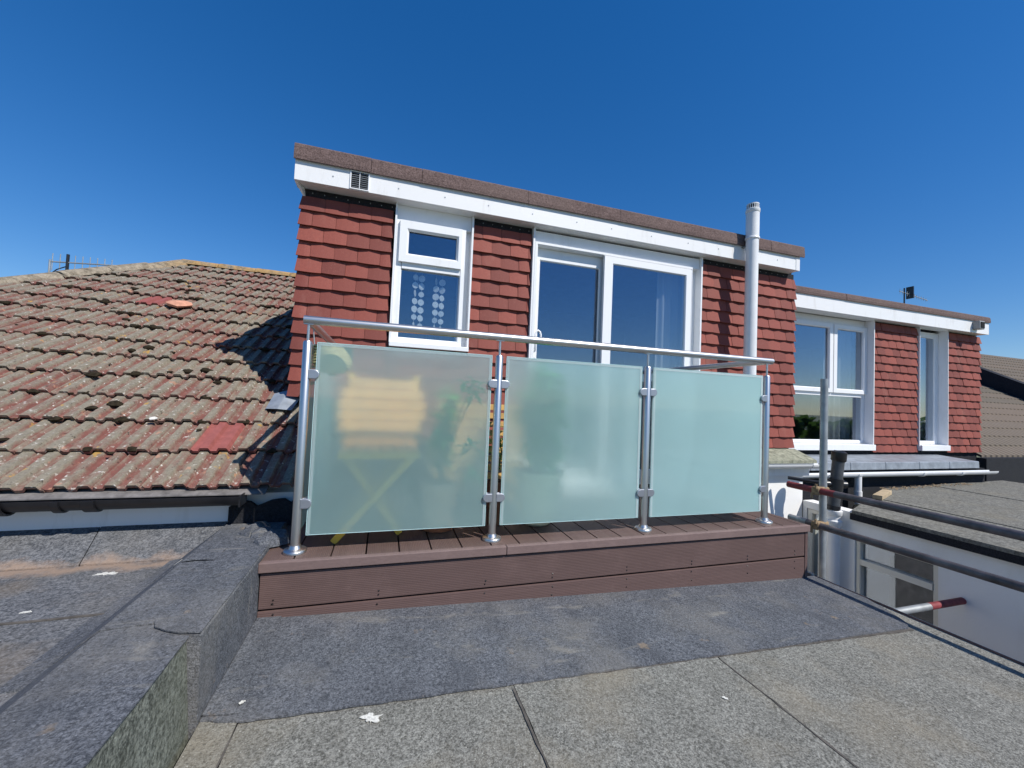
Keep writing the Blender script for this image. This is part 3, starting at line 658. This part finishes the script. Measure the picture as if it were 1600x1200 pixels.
# lead apron in separate bays, with rolls
xa = 4.30
for i, x in enumerate((4.85, 5.52, 6.16, 6.82, 7.45, 8.12)):
    MB().add([(xa+.003, 3.555, -.595), (x-.003, 3.555, -.595), (x-.003, 4.04, -.560), (xa+.003, 4.04, -.560), (xa+.003, 3.55, -.690), (x-.003, 3.55, -.690), (x-.003, 4.04, -.690), (xa+.003, 4.04, -.690)],
             [(0, 1, 2, 3), (7, 6, 5, 4), (0, 4, 5, 1), (1, 5, 6, 2), (2, 6, 7, 3), (3, 7, 4, 0)]).build('lead_bay', 'lead', D2, bevel=.008)
    xa = x

# ------------------------------------------------------------------ rear walls, eaves and gutters on the right
RW = thing('rear_wall', 'sunlit white rendered wall with mossy eaves, behind the right end of the deck', 'wall', (3.6, 3.2, -6))
MB().box(2.90, 4.255, 3.20, 3.33, -6, -.60).build('wall', 'render', RW)
MB().box(2.965, 4.30, 3.165, 3.20, -.665, -.53).build('fascia', 'fascia', RW)
for i in range(8):
    a = 2.96+i*.17; MB().add([(a+.002, 3.10+rn.uniform(-.004, .004), -.495), (a+.168, 3.10, -.495), (a+.168, 3.345, -.405), (a+.002, 3.345, -.405), (a+.002, 3.10, -.525), (a+.168, 3.10, -.525), (a+.168, 3.345, -.44), (a+.002, 3.345, -.44)],
             [(0, 1, 2, 3), (7, 6, 5, 4), (0, 4, 5, 1), (1, 5, 6, 2), (2, 6, 7, 3), (3, 7, 4, 0)]).build('eaves_tile', 'mossy_tile', RW)
m = MB(); gutter(m, 2.90, 4.37, 3.09, -.530, .040); gw = m.build('gutter', 'pipe_white', RW, smooth=40)
m = MB(); gutter(m, 4.20, 4.30, 3.09, -.531, .046, 12, .007); m.build('gutter_joint', 'pipe_white', gw, smooth=40)
# lower wall under the second dormer, coloured black for the shade of the recess
LW = thing('lower_wall', 'wall under the lower dormer, its shade put into a black colour', 'wall', (6.5, 3.6, -6))
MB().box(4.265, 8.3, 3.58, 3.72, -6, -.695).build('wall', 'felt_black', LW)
GR = thing('rain_gutter', 'white plastic gutter with short downpipe below the lead apron', 'gutter', (6, 3.49, -.85))
m = MB(); gutter(m, 4.42, 8.32, 3.495, -.715, .050); m.build('trough', 'pipe_white', GR, smooth=40)
for x in (5.0, 5.50, 6.7, 7.5): m = MB(); gutter(m, x, x+.06, 3.495, -.717, .057, 12, .009); m.build('bracket', 'pipe_white', GR, smooth=40)
dx = 5.545
MB().tube([(dx, 3.485, -.74), (dx, 3.485, -.97)], .036, 14).build('downpipe', 'pipe_white', GR, smooth=50)
MB().tube([(dx, 3.485, -.93), (dx, 3.485, -1.04), (dx-.01, 3.465, -1.09)], .042, 14).build('shoe', 'pipe_white', GR, smooth=50)

# neighbouring rear extension with its own felt roof
EX = thing('rear_extension', 'white rendered rear extension with grey felt flat roof beyond the scaffold', 'building', (5, 2, -6))
def wall_with_holes(m, x0, x1, y0, y1, z0, z1, holes):
    ys = sorted({y0, y1, *[h[0] for h in holes], *[h[1] for h in holes]})
    for a, b in zip(ys, ys[1:]):
        hs_ = [h for h in holes if h[0] <= a+1e-6 and h[1] >= b-1e-6]
        if not hs_: m.box(x0, x1, a, b, z0, z1)
        else:
            h = hs_[0]; m.box(x0, x1, a, b, z0, h[2]); m.box(x0, x1, a, b, h[3], z1)
m = MB(); wall_with_holes(m, 4.26, 4.40, -3, 3.195, -6, -.925, [(2.10, 2.70, -2.0, -1.145), (2.985, 3.155, -2.2, -.995)]); m.build('wall', 'render', EX)
def zn(x, y): return -.935
xs = [4.222, 5.1, 6.0, 6.9, 7.8, 8.9]
def yback(x): return 2.70+.43*(x-4.26) if x < 5.9 else 3.405+.075*(x-5.9)
MB().slab([(4.262, -3), (8.9, -3), (8.9, yback(8.9)), (5.9, yback(5.9)), (4.262, yback(4.262))], lambda x, y: -1.05, .112).build('roof_slab', 'bitumen', EX)
for i in range(5):
    a, b = xs[i]+(.0 if i == 0 else .004), xs[i+1]
    MB().slab([(a, -3), (b, -3), (b, yback(b)+.02)]+([(5.9, yback(5.9)+.02)] if a < 5.9 < b else [])+[(a, yback(a)+.02)], lambda x, y: -.925, .03+.006*(i % 2)).build('felt_sheet', 'felt_far', EX)
MB().box(4.222, 4.259, -3, 2.72, -.985, -.9262).build('drip_edge', 'felt_black', EX)
m = MB().ring(2.105, 2.695, -1.995, -1.15, .035, .035, .04, .035, 4.275, 4.37, .006, axis='x'); WN = m.build('window', 'cream', EX)
MB().box(4.268, 4.36, 2.141, 2.659, -1.385, -1.335).build('transom', 'cream', WN)
MB().box(4.31, 4.316, 2.135, 2.665, -1.34, -1.18).build('pane', 'pane', WN); MB().box(4.32, 4.326, 2.135, 2.665, -1.96, -1.38).build('pane', 'pane', WN)
MB().box(4.235, 4.275, 2.08, 2.72, -1.143, -1.130).build('drip', 'cream', WN)
m = MB().ring(2.99, 3.15, -2.195, -1.0, .04, .045, .04, .04, 4.27, 4.37, .006, axis='x'); WS = m.build('window', 'cream', EX)
MB().box(4.30, 4.306, 3.02, 3.12, -2.17, -1.03).build('pane', 'pane', WS)
m = MB(); m.box(5.6, 5.65, 1.2, 3.19, -2.8, -1.06); m.box(4.41, 5.6, 1.15, 1.199, -2.8, -1.06); m.box(4.41, 5.6, 3.191, 3.24, -2.8, -1.06); m.box(4.41, 5.6, 1.2, 3.19, -2.85, -2.801); m.build('room', 'room', EX)
BW = MB().box(9.0, 16, 3.86, 3.98, -1.25, -.60).build('party_parapet', 'felt_black', None); setp(BW, 'low black felt-covered parapet at the right edge of the extension roof', 'parapet')
TO = MB().bar((5.02, 2.97, -.866), (5.52, 3.17, -.866), .08, .045).build('timber_offcut', 'raw_timber', None, bevel=.003); setp(TO, 'short pale timber offcut lying on the extension roof by the downpipe', 'timber')
# debris of leaves along the roof
m = MB()
for i in range(120):
    a = rn.random()**1.3; c = Vector((5.75+a*1.9, 3.34+.12*a+rn.gauss(0, .03), -.885+rn.random()*.008)); r_ = rn.uniform(.008, .02); t = rn.random()*6
    m.add([c+Vector((math.cos(t)*r_, math.sin(t)*r_, 0)), c+Vector((math.cos(t+2)*r_, math.sin(t+2)*r_, .006)), c+Vector((math.cos(t+4)*r_, math.sin(t+4)*r_, .003)), c+Vector((0, 0, .012))], [(0, 1, 3), (1, 2, 3), (2, 0, 3), (0, 2, 1)])
o = m.build('leaf_litter', 'rust', None); setp(o, 'brown leaf litter scattered along the back of the extension roof', 'leaves', kind='stuff')

# roof beyond the second dormer
NR = thing('neighbour_roof', 'dull brown tiled roof beyond the lower dormer, at the right edge', 'roof', (12, 4, -.6))
def zr2(y): return -.60+tn*(y-4.0)
for c in range(16):
    y0 = 4.0+c*.30*ct; y1 = y0+.34*ct
    MB().add([(9.2, y0, zr2(y0)+.03), (22, y0, zr2(y0)+.03), (22, y1, zr2(y1)+.005), (9.2, y1, zr2(y1)+.005), (9.2, y0, zr2(y0)-.01), (22, y0, zr2(y0)-.01), (22, y1, zr2(y1)-.03), (9.2, y1, zr2(y1)-.03)],
             [(0, 1, 2, 3), (7, 6, 5, 4), (0, 4, 5, 1), (1, 5, 6, 2), (2, 6, 7, 3), (3, 7, 4, 0)]).build('tile_course', 'far_tile', NR)
MB().add([(15.8, 3.9, zr2(3.9)-.1), (15.8, 8.4, zr2(8.4)-.1), (15.8, 8.4, zr2(8.4)+.50), (15.8, 3.9, zr2(3.9)+.38), (16.1, 3.9, zr2(3.9)-.1), (16.1, 8.4, zr2(8.4)-.1), (16.1, 8.4, zr2(8.4)+.50), (16.1, 3.9, zr2(3.9)+.38)],
         [(0, 1, 2, 3), (7, 6, 5, 4), (0, 4, 5, 1), (1, 5, 6, 2), (2, 6, 7, 3), (3, 7, 4, 0)]).build('party_wall', 'felt_black', NR)  # party wall coloured black to stand in for its shaded side
for c in range(20):
    y0 = 3.4+c*.30*ct; y1 = y0+.34*ct; h = .36
    MB().add([(16.15, y0, zr2(y0)+h+.03), (30, y0, zr2(y0)+h+.03), (30, y1, zr2(y1)+h), (16.15, y1, zr2(y1)+h), (16.15, y0, zr2(y0)+h-.02), (30, y0, zr2(y0)+h-.02), (30, y1, zr2(y1)+h-.03), (16.15, y1, zr2(y1)+h-.03)],
             [(0, 1, 2, 3), (7, 6, 5, 4), (0, 4, 5, 1), (1, 5, 6, 2), (2, 6, 7, 3), (3, 7, 4, 0)]).build('tile_course', 'far_tile', NR)

# ------------------------------------------------------------------ flue pipe on the dormer
FX, FY, FR = 3.455, 3.152, .061
FP = thing('flue_pipe', 'tall white flue pipe rising in front of the dormer fascia', 'pipe', (FX, FY, -.45))
MB().tube([(FX, FY, -.46), (FX, FY, 1.735)], FR-.003, 24).build('pipe', 'pipe_white', FP, smooth=50)
MB().tube([(FX, FY, 1.725), (FX, FY, 1.735), (FX, FY, 1.99)], [FR+.001, FR, FR], 24).build('upper_pipe', 'pipe_white', FP, smooth=50)
MB().lathe([(FR+.001, 1.712), (FR+.006, 1.716), (FR+.006, 1.732), (FR+.001, 1.738)], FX, FY).build('collar', 'pipe_white', FP, smooth=40)
MB().lathe([(FR+.001, 1.985), (FR+.005, 1.99), (FR+.005, 2.02), (FR-.002, 2.026)], FX, FY).build('collar', 'pipe_white', FP, smooth=40)
cg = MB().lathe([(.040, 2.02), (.040, 2.072)], FX, FY, 16).build('terminal_core', 'dark_hole', FP)
for i in range(18):
    a = 2*math.pi*i/18; MB().bar((FX+.053*math.cos(a), FY+.053*math.sin(a), 2.022), (FX+.053*math.cos(a), FY+.053*math.sin(a), 2.068), .007, .010, (math.cos(a), math.sin(a), 0)).build('terminal_fin', 'pipe_white', FP)
MB().lathe([(.057, 2.066), (.057, 2.076), (.045, 2.08)], FX, FY).build('terminal_cap', 'pipe_white', FP, smooth=40)
MB().bar((FX-.03, FY+.05, 1.655), (FX-.03, 3.239, 1.655), .03, .012).build('bracket', 'galv', FP)

# ------------------------------------------------------------------ balcony deck
ZD = -.774
DK = thing('balcony_deck', 'raised brown composite balcony deck with grooved skirt boards', 'deck', (1.17, 2.1, -1.1))
x = -.204-.157*2
while x < 2.82:
    a, b = max(x+.0035, -.493), min(x+.157-.0035, 2.826)
    if b-a > .02: MB().box(a, b, 2.106, 3.318, ZD-.028, ZD).build('deck_board', 'deck_board', DK, bevel=.002)
    x += .157
MB().box(-.495, .655, 2.07, 2.102, -.818, ZD+.0005).build('nosing', 'deck_nose', DK, bevel=.004)
MB().box(.657, 2.832, 2.07, 2.102, -.818, ZD+.0005).build('nosing', 'deck_nose', DK, bevel=.004)
MB().box(-.488, 2.800, 2.086, 2.110, -.983, -.826).build('skirt_board', 'deck_skirt', DK, bevel=.002)
MB().add([(-.490, 2.086, -1.033), (2.802, 2.086, -1.143), (2.802, 2.086, -.995), (-.490, 2.086, -.993), (-.490, 2.110, -1.033), (2.802, 2.110, -1.143), (2.802, 2.110, -.995), (-.490, 2.110, -.993)],
         [(0, 1, 2, 3), (7, 6, 5, 4), (0, 4, 5, 1), (1, 5, 6, 2), (2, 6, 7, 3), (3, 7, 4, 0)]).build('skirt_board', 'deck_skirt', DK, bevel=.002)
MB().box(2.804, 2.828, 2.084, 3.30, -1.142, -.820).build('end_board', 'deck_skirt', DK, bevel=.002)
MB().box(-.47, 2.79, 2.115, 3.30, -1.01, -.806).build('frame', 'dark_hole', DK)
m = MB()
for x in (-.43, .02, .55, .93, 1.40, 1.86, 2.30, 2.71):
    for z in (-.945, -.965, -1.012, -1.06):
        if z < -1.03 and x < .9: continue
        m.tube([(x+rn.uniform(-.006, .006), 2.0845, z+rn.uniform(-.006, .006)), (x, 2.088, z)], .0042, 7)
m.build('screws', 'screw', DK, kind='stuff')

# ------------------------------------------------------------------ balustrade
YP = 2.187; PX = (-.371, .602, 1.575, 2.553); ZRAIL = .347
BA = thing('balustrade', 'stainless steel balustrade with three frosted glass front panels', 'balustrade', (1.09, YP, ZD))
def glass(x0, x1, y0, y1, z0, z1, side=False):
    g_ = MB().box(x0, x1, y0, y1, z0, z1).build('glass_panel', 'frosted', BA)
    e = .0012; m = MB(); t = .004
    if not side:
        m.box(x0-t, x0-e, y0-.0005, y1+.0005, z0, z1); m.box(x1+e, x1+t, y0-.0005, y1+.0005, z0, z1)
        m.box(x0-t, x1+t, y0-.0005, y1+.0005, z1+e, z1+t); m.box(x0-t, x1+t, y0-.0005, y1+.0005, z0-t, z0-e)
    else:
        m.box(x0-.0005, x1+.0005, y0-t, y0-e, z0, z1); m.box(x0-.0005, x1+.0005, y1+e, y1+t, z0, z1)
        m.box(x0-.0005, x1+.0005, y0-t, y1+t, z1+e, z1+t); m.box(x0-.0005, x1+.0005, y0-t, y1+t, z0-t, z0-e)
    m.build('polished_edge', 'glass_edge', g_)
    if not side:
        b = .013; y = y0-.0016; m = MB(); m.box(x0+.0005, x0+b, y, y0-.0006, z0+.0005, z1-b-.0005); m.box(x1-b, x1-.0005, y, y0-.0006, z0+.0005, z1-b-.0005); m.box(x0+.0005, x1-.0005, y, y0-.0006, z1-b, z1-.0005)
        m.build('bevel_band', 'frosted_band', g_)
for a, b in ((-.324, .556), (.648, 1.527), (1.620, 2.508)): glass(a, b, YP-.005, YP+.005, -.691, .238)
for x in (PX[0], PX[3]): glass(x-.005, x+.005, YP+.05, 3.29, -.691, .238, True)
def clamp(px, sgn, z, side=False):
    L, H, D = .062, .023, .013; n = 8
    pr = [(.012, -H), (L-H, -H)]+[(L-H+H*math.sin(math.pi*i/n), -H*math.cos(math.pi*i/n)) for i in range(1, n)]+[(L-H, H), (.012, H)]
    m = MB()
    for s_ in (-1, 1):
        if not side: m.extrude([(px+sgn*a, z+b) for a, b in pr], 'y', YP+s_*.0065, YP+s_*(.0065+D))
        else: m.extrude([(YP+a, z+b) for a, b in pr], 'x', px+s_*.0065, px+s_*(.0065+D))
    m.build('glass_clamp', 'clamp', BA, bevel=.003)
for i, x in enumerate(PX):
    po = MB().tube([(x, YP, ZD+.012), (x, YP, .236), (x, YP, .244)], [.0212, .0212, .017], 24).build('post', 'steel', BA, smooth=50)
    MB().lathe([(.052, ZD+.001), (.052, ZD+.012), (.049, ZD+.016), (.030, ZD+.020), (.024, ZD+.034)], x, YP, 32).build('base_flange', 'steel', po, smooth=45)
    MB().tube([(x, YP, .24), (x, YP, ZRAIL-.02)], .0065, 12).build('support_rod', 'steel', po, smooth=50)
    MB().box(x-.022, x+.022, YP-.010, YP+.010, ZRAIL-.0225, ZRAIL-.019).build('saddle', 'steel', po)
    for z in (.083, -.542):
        if i > 0: clamp(x, -1, z)
        if i < 3: clamp(x, 1, z)
        if i in (0, 3): clamp(x, 1, z, True)
MB().tube([(-.394, YP, ZRAIL), (2.597, YP, ZRAIL)], .0212, 24).build('handrail', 'steel', BA, smooth=50)
for x in (PX[0], PX[3]): MB().tube([(x, YP+.018, ZRAIL-.004), (x, 3.325, ZRAIL-.004)], .0206, 24).build('side_rail', 'steel', BA, smooth=50)

# ------------------------------------------------------------------ things on the balcony
CH = thing('folding_chair', 'yellow wooden folding chair with crossed legs behind the left frosted panel', 'chair', (0, 2.45, ZD))
for y in (2.285, 2.62):
    MB().bar((-.215, y, ZD+.002), (.175, y, -.325), .034, .016, (0, 1, 0)).build('leg', 'chair_wood', CH, bevel=.003)
    MB().bar((.120, y+.085, ZD+.002), (-.20, y+.085, -.325), .034, .016, (0, 1, 0)).build('leg', 'chair_wood', CH, bevel=.003)
    MB().box(-.215, .205, y-.012, y+.012, -.345, -.315).build('seat_rail', 'chair_wood', CH, bevel=.003)
for i in range(6): MB().box(-.21+i*.070, -.15+i*.070, 2.28, 2.65, -.314, -.300).build('seat_slat', 'chair_slat', CH, bevel=.003)
for x in (-.20, .19): MB().bar((x, 2.65, -.34), (x, 2.715, .125), .03, .022, (0, 1, 0)).build('back_post', 'chair_wood', CH, bevel=.003)
for i in range(6): z = -.295+i*.066; hw = (.235, .25, .262, .262, .245, .20)[i]; MB().box(-.005-hw, -.005+hw, 2.640+i*.0095, 2.655+i*.0095, z, z+.058).build('back_slat', 'chair_slat', CH, bevel=.003)
TL = thing('slatted_screen', 'slatted yellow wooden screen standing behind the plants at the second post', 'screen', (.67, 2.95, ZD))
for i in range(10): z = -.083-i*.0635; MB().box(.36, 1.0, 2.93, 2.95, z, z+.042).build('slat', 'trellis_wood', TL, bevel=.002)
for x in (.40, .93): MB().box(x, x+.04, 2.951, 2.98, ZD+.001, -.04).build('upright', 'trellis_wood', TL, bevel=.002)
def leaf(m, p, d, L, wd, droop=.3):
    p = Vector(p); d = Vector(d).normalized(); sx = d.cross(Vector((0, 0, 1)))
    sx = sx.normalized() if sx.length > .01 else Vector((1, 0, 0)); nn = sx.cross(d)
    a = p+d*L*.5; b = p+d*L-Vector((0, 0, L*droop))
    m.add([p, a+sx*wd/2+nn*wd*.15, b, a-sx*wd/2+nn*wd*.15, a-nn*wd*.05], [(0, 1, 4), (1, 2, 4), (2, 3, 4), (3, 0, 4)])
def plant(name, label, px, py, prof, potmat, saucer, stems, nleaf, L, extra=()):
    t = thing(name, label, 'plant', (px, py, ZD)); 
    m = MB(); m.lathe(prof, px, py, 28); m.build('pot', potmat, t, smooth=45)
    top = prof[-1]; MB().lathe([(top[0]*.9, top[1]-.004), (top[0]*.9, top[1]+.004)], px, py, 20).build('soil', 'soil', t)
    if saucer: MB().lathe([(saucer*.9, ZD+.001), (saucer, ZD+.022), (saucer*.96, ZD+.022)], px, py, 28).build('saucer', 'terracotta', t, smooth=45)
    lm = MB(); sm = MB()
    for (dx, dy, h) in stems:
        a = Vector((px, py, top[1])); b = Vector((px+dx, py+dy, top[1]+h)); mid = (a+b)/2+Vector((rn.uniform(-.03, .03), rn.uniform(-.03, .03), .03))
        sm.tube([a, mid, b], [.006, .005, .003], 6)
        for i in range(nleaf):
            u = rn.uniform(.15, 1.); q_ = a.lerp(mid, u*2) if u < .5 else mid.lerp(b, u*2-1)
            an = rn.uniform(0, 6.28); dd = Vector((math.cos(an), math.sin(an), rn.uniform(-.1, .7))); leaf(lm, q_, dd, L*rn.uniform(.7, 1.3), L*.42)
    for (q_, nl) in extra:
        sm.tube([(px, py, top[1]), ((px+q_[0])/2, (py+q_[1])/2, (top[1]+q_[2])/2+.05), q_], [.005, .004, .003], 6)
        for i in range(nl):
            an = rn.uniform(0, 6.28); leaf(lm, Vector(q_)+Vector((rn.gauss(0, .018), rn.uniform(0, .02), rn.gauss(0, .018))), (math.cos(an), abs(math.sin(an))*.25, rn.uniform(-.5, .8)), L*rn.uniform(.7, 1.2), L*.5)
    sm.build('stem', 'stem', t); lm.build('foliage', 'leaf', t)
plant('potted_plant', 'leafy plant in a whitewashed terracotta pot, leaves against the left frosted panel', .335, 2.44, [(.075, ZD+.02), (.098, -.55), (.110, -.545), (.112, -.50), (.106, -.50)], 'pot_bloom', .10,
      [(.02, .10, .34), (.06, .05, .50), (-.02, .12, .38), (.07, .10, .44), (.04, .14, .56), (.0, .08, .30), (.08, .02, .52)], 70, .07,
      [((.455, 2.207, .075), 16), ((.47, 2.207, .03), 15), ((.31, 2.207, -.22), 14), ((.475, 2.207, -.27), 14), ((.36, 2.24, -.15), 5), ((.50, 2.207, -.43), 12)])
plant('potted_plant', 'tall green plant in a large cream pot behind the middle frosted panel', .955, 2.44, [(.085, ZD+.001), (.105, ZD+.02), (.135, -.60), (.155, -.47), (.168, -.465), (.168, -.44), (.158, -.44)], 'pot_cream', None,
      [(.03, .10, .68), (.07, .14, .60), (-.08, .10, .50), (.0, .06, .56), (.11, .12, .42), (.02, .16, .64), (.04, .04, .64), (-.08, .12, .36), (.08, .08, .30), (-.02, .14, .46)], 120, .085,
      [((.96, 2.255, .13), 26), ((.99, 2.25, .03), 30), ((.92, 2.26, -.05), 30), ((1.01, 2.25, -.12), 30), ((.95, 2.25, -.20), 34), ((.87, 2.26, -.28), 30), ((1.02, 2.26, -.30), 30), ((.94, 2.255, -.36), 34)])
plant('potted_plant', 'small green plant in a slim brown pot between the left and middle panels', .690, 2.46, [(.045, ZD+.001), (.050, -.62), (.055, -.52), (.058, -.515), (.055, -.51)], 'pot_brown', None,
      [(.0, .0, .30), (.03, .03, .25), (-.03, -.02, .28), (.01, .04, .35)], 30, .045)
WK = thing('wicker_basket', 'round straw basket hanging inside the upper left corner of the balustrade', 'basket', (-.265, 2.30, .08))
for i in range(11):
    z = .235-i*.0145; r_ = .092 if i < 7 else .092-.0055*(i-6)**1.9
    m = MB(); m.tube([(-.268+r_*math.cos(a*2*math.pi/24), 2.315+r_*math.sin(a*2*math.pi/24)*.75, z) for a in range(25)], .0066, 7, False); m.build('coil', 'straw', WK, smooth=60)
MB().tube([(-.36, 2.315, .235), (-.368, 2.315, .30), (-.371, 2.315, .366)], .003, 6).build('hook', 'galv', WK)
MB().lathe([(.06, .10), (.085, .14), (.085, .232)], -.268, 2.315, 20).build('lining', 'straw', WK, smooth=40)

# ------------------------------------------------------------------ scaffold, soil pipe
SX = 3.112
SC = thing('scaffold', 'scaffold upright with two long guard rail tubes beside the roof edge', 'scaffold', (3.16, 2.22, -6))
MB().tube([(3.166, 2.225, -6), (3.166, 2.225, .256)], .0242, 18).build('upright', 'galv', SC, smooth=50)
for z, nm in ((-.579, 'upper'), (-.834, 'lower')):
    t = MB().tube([(SX, 2.10 if nm == 'upper' else 2.42, z), (SX, -3, z)], .0242, 18).build('guard_rail', 'tube_dark', SC, smooth=50)
    if nm == 'upper': MB().tube([(SX, 2.455, z), (SX, 2.101, z)], .0243, 18).build('painted_end', 'tube_red', t, smooth=50)
    else: MB().tube([(SX, 2.44, z), (SX, 2.3, z)], .0246, 18).build('worn_end', 'galv', t, smooth=50)
    cb = MB().box(SX-.034, 3.166+.034, 2.225-.028, 2.225+.028, z-.030, z+.030).build('coupler', 'rust', SC, bevel=.012)
    MB().tube([(SX-.045, 2.205, z+.02), (SX-.045, 2.205, z+.052)], .009, 6).build('bolt', 'rust', cb); MB().tube([(SX-.03, 2.245, z-.02), (SX-.03, 2.245, z-.058)], .009, 6).build('bolt', 'rust', cb)
ST = thing('scaffold_tube', 'short scaffold tube with a painted end touching the white wall', 'tube', (3.6, 1.955, -1.37))
yz = (1.955, -1.375)
MB().tube([(2.98, *yz), (3.86, *yz)], .0242, 18).build('tube', 'galv', ST, smooth=50); MB().tube([(3.861, *yz), (4.252, *yz)], .0244, 18).build('painted_end', 'tube_red', ST, smooth=50)
SO = thing('soil_pipe', 'white soil pipe with leaning dark grey vent top beside the scaffold upright', 'pipe', (4.185, 2.835, -6))
sx_, sy_ = 4.180, 2.835
MB().tube([(sx_, sy_, -6), (sx_, sy_, -.93)], .054, 20).build('pipe', 'pipe_white', SO, smooth=50)
for z in (-1.075, -.98): MB().lathe([(.056, z), (.066, z+.01), (.068, z+.05), (.057, z+.06)], sx_, sy_, 24).build('socket', 'pipe_white', SO, smooth=45)
dv = Vector((.055, -.015, .54)); b0 = Vector((sx_-.012, sy_, -.925))
def along(t): return b0+dv*t
MB().tube([along(0), along(1.)], .050, 20).build('vent_pipe', 'soil_grey', SO, smooth=50)
MB().tube([along(.34), along(.55)], .060, 20).build('branch_socket', 'gutter_black', SO, smooth=50)
MB().tube([along(.0), along(.08)], .058, 20).build('base_socket', 'gutter_black', SO, smooth=50)
MB().tube([along(.86), along(.88), along(1.02), along(1.05)], [.055, .062, .062, .04], 20).build('cowl', 'gutter_black', SO, smooth=50)
MB().tube([along(.45)+Vector((-.30, .25, .02)), along(.45)+Vector((-.055, .0, 0))], .017, 12).build('waste_pipe', 'gutter_black', SO, smooth=50)
MB().tube([along(.45)+Vector((-.10, .04, 0)), along(.45)+Vector((.09, -.03, .0))], .034, 16).build('branch', 'gutter_black', SO, smooth=50)

# ------------------------------------------------------------------ aerials
def aerial(label, base, top, b0, b1, n, eh, thick, mat='galv', vert=True):
    t = thing('tv_aerial', label, 'aerial', base)
    MB().tube([base, top], thick*1.8, 8).build('mast', 'gutter_black', t)
    MB().tube([b0, b1], thick, 8).build('boom', mat, t)
    for i in range(n):
        q_ = Vector(b0).lerp(Vector(b1), (i+.3)/n); h = eh*(1-.35*i/n)
        MB().tube([q_-Vector((0, 0, h)), q_+Vector((0, 0, h))], thick*.55, 6).build('element', mat, t)
    return t
t = aerial('grey television aerial above the hip of the tiled roof', (-4.78, 8, .9), (-4.78, 8, 1.95), (-4.99, 8, 1.81), (-4.17, 8, 1.86), 9, .13, .011)
MB().tube([(-4.99, 8, 1.50), (-4.99, 8, 1.84)], .014, 8).build('bracket', 'galv', t); MB().tube([(-4.99, 8, 1.60), (-4.90, 8, 1.70), (-4.79, 8, 1.76)], .008, 6).build('cable', 'gutter_black', t)
t = aerial('small dark television aerial behind the lower dormer roof', (16.45, 9, 1.2), (16.45, 9, 4.30), (16.2, 9, 4.17), (17.65, 9, 4.02), 12, .09, .012)
MB().box(16.72, 16.76, 8.9, 9.1, 3.98, 4.38).build('reflector', 'gutter_black', t)

# ------------------------------------------------------------------ droppings
def splat(label, c, r, zf, n=22, lift=.0125, gap=0):
    pts = []; ph = rn.uniform(0, 6)
    for i in range(n):
        a = 2*math.pi*i/n; rr = r*(.62+.22*math.sin(a*2+ph)+.16*math.sin(a*5+2*ph)+rn.uniform(-.06, .06)+(.25 if rn.random() < .06 else 0)); pts.append((c[0]+rr*math.cos(a)*1.2, c[1]+rr*math.sin(a)*.8))
    o = MB().slab(pts, lambda x, y: zf(x, y)+lift, .0015).build('bird_dropping', 'dropping', None)
    setp(o, label, 'dropping')
splat('large white bird dropping on the old felt near the dark sheet', (.012, 1.412), .034, zr, 54, .008)
splat('small white bird dropping by the kerb on the dark felt', (-.39, 1.545), .012, zr, 14, .0205)
splat('white bird dropping on the side flat roof near the ramp', (-1.14, 2.29), .035, lambda x, y: -.853, 44, .0005)
splat('white speck of dropping on the kerb fillet', (-.842, 2.20), .020, zk, 12, .011)
splat('small white dropping at the left on the side flat roof', (-1.21, 1.97), .016, lambda x, y: -.853, 12, .0005)
splat('tiny white dropping on the old felt below the deck', (.13, 1.19), .010, zr, 12, .009)
splat('thin white dropping on the right part of the old felt', (1.28, 1.245), .013, zr, 10, .009)

# ------------------------------------------------------------------ trees behind the viewer, seen only as reflections
m = MB()
for i in range(90):
    cx = -90+i*3.4+rn.uniform(-1, 1); h = rn.uniform(-3.2, -1.4); R = rn.uniform(1.6, 3.2)
    for j in range(60):
        v = Vector((rn.gauss(0, 1), rn.gauss(0, 1), rn.gauss(0, 1))).normalized()*R*rn.uniform(.6, 1); c = Vector((cx, -46, h-R*.55))+v
        a = Vector((rn.gauss(0, 1), rn.gauss(0, 1), rn.gauss(0, 1))).normalized(); b = a.orthogonal().normalized(); m.add([c+a*.9, c+b*.9, c-a*.9, c-b*.9], [(0, 1, 2, 3)])
    m.box(cx-.2, cx+.2, -46.2, -45.8, -6, h-R*.5)
o = m.build('distant_trees', 'leaf_far', None); setp(o, 'far row of garden trees mirrored faintly in the glass', 'trees', kind='stuff')
print('tiles', cnt, n1, n2)
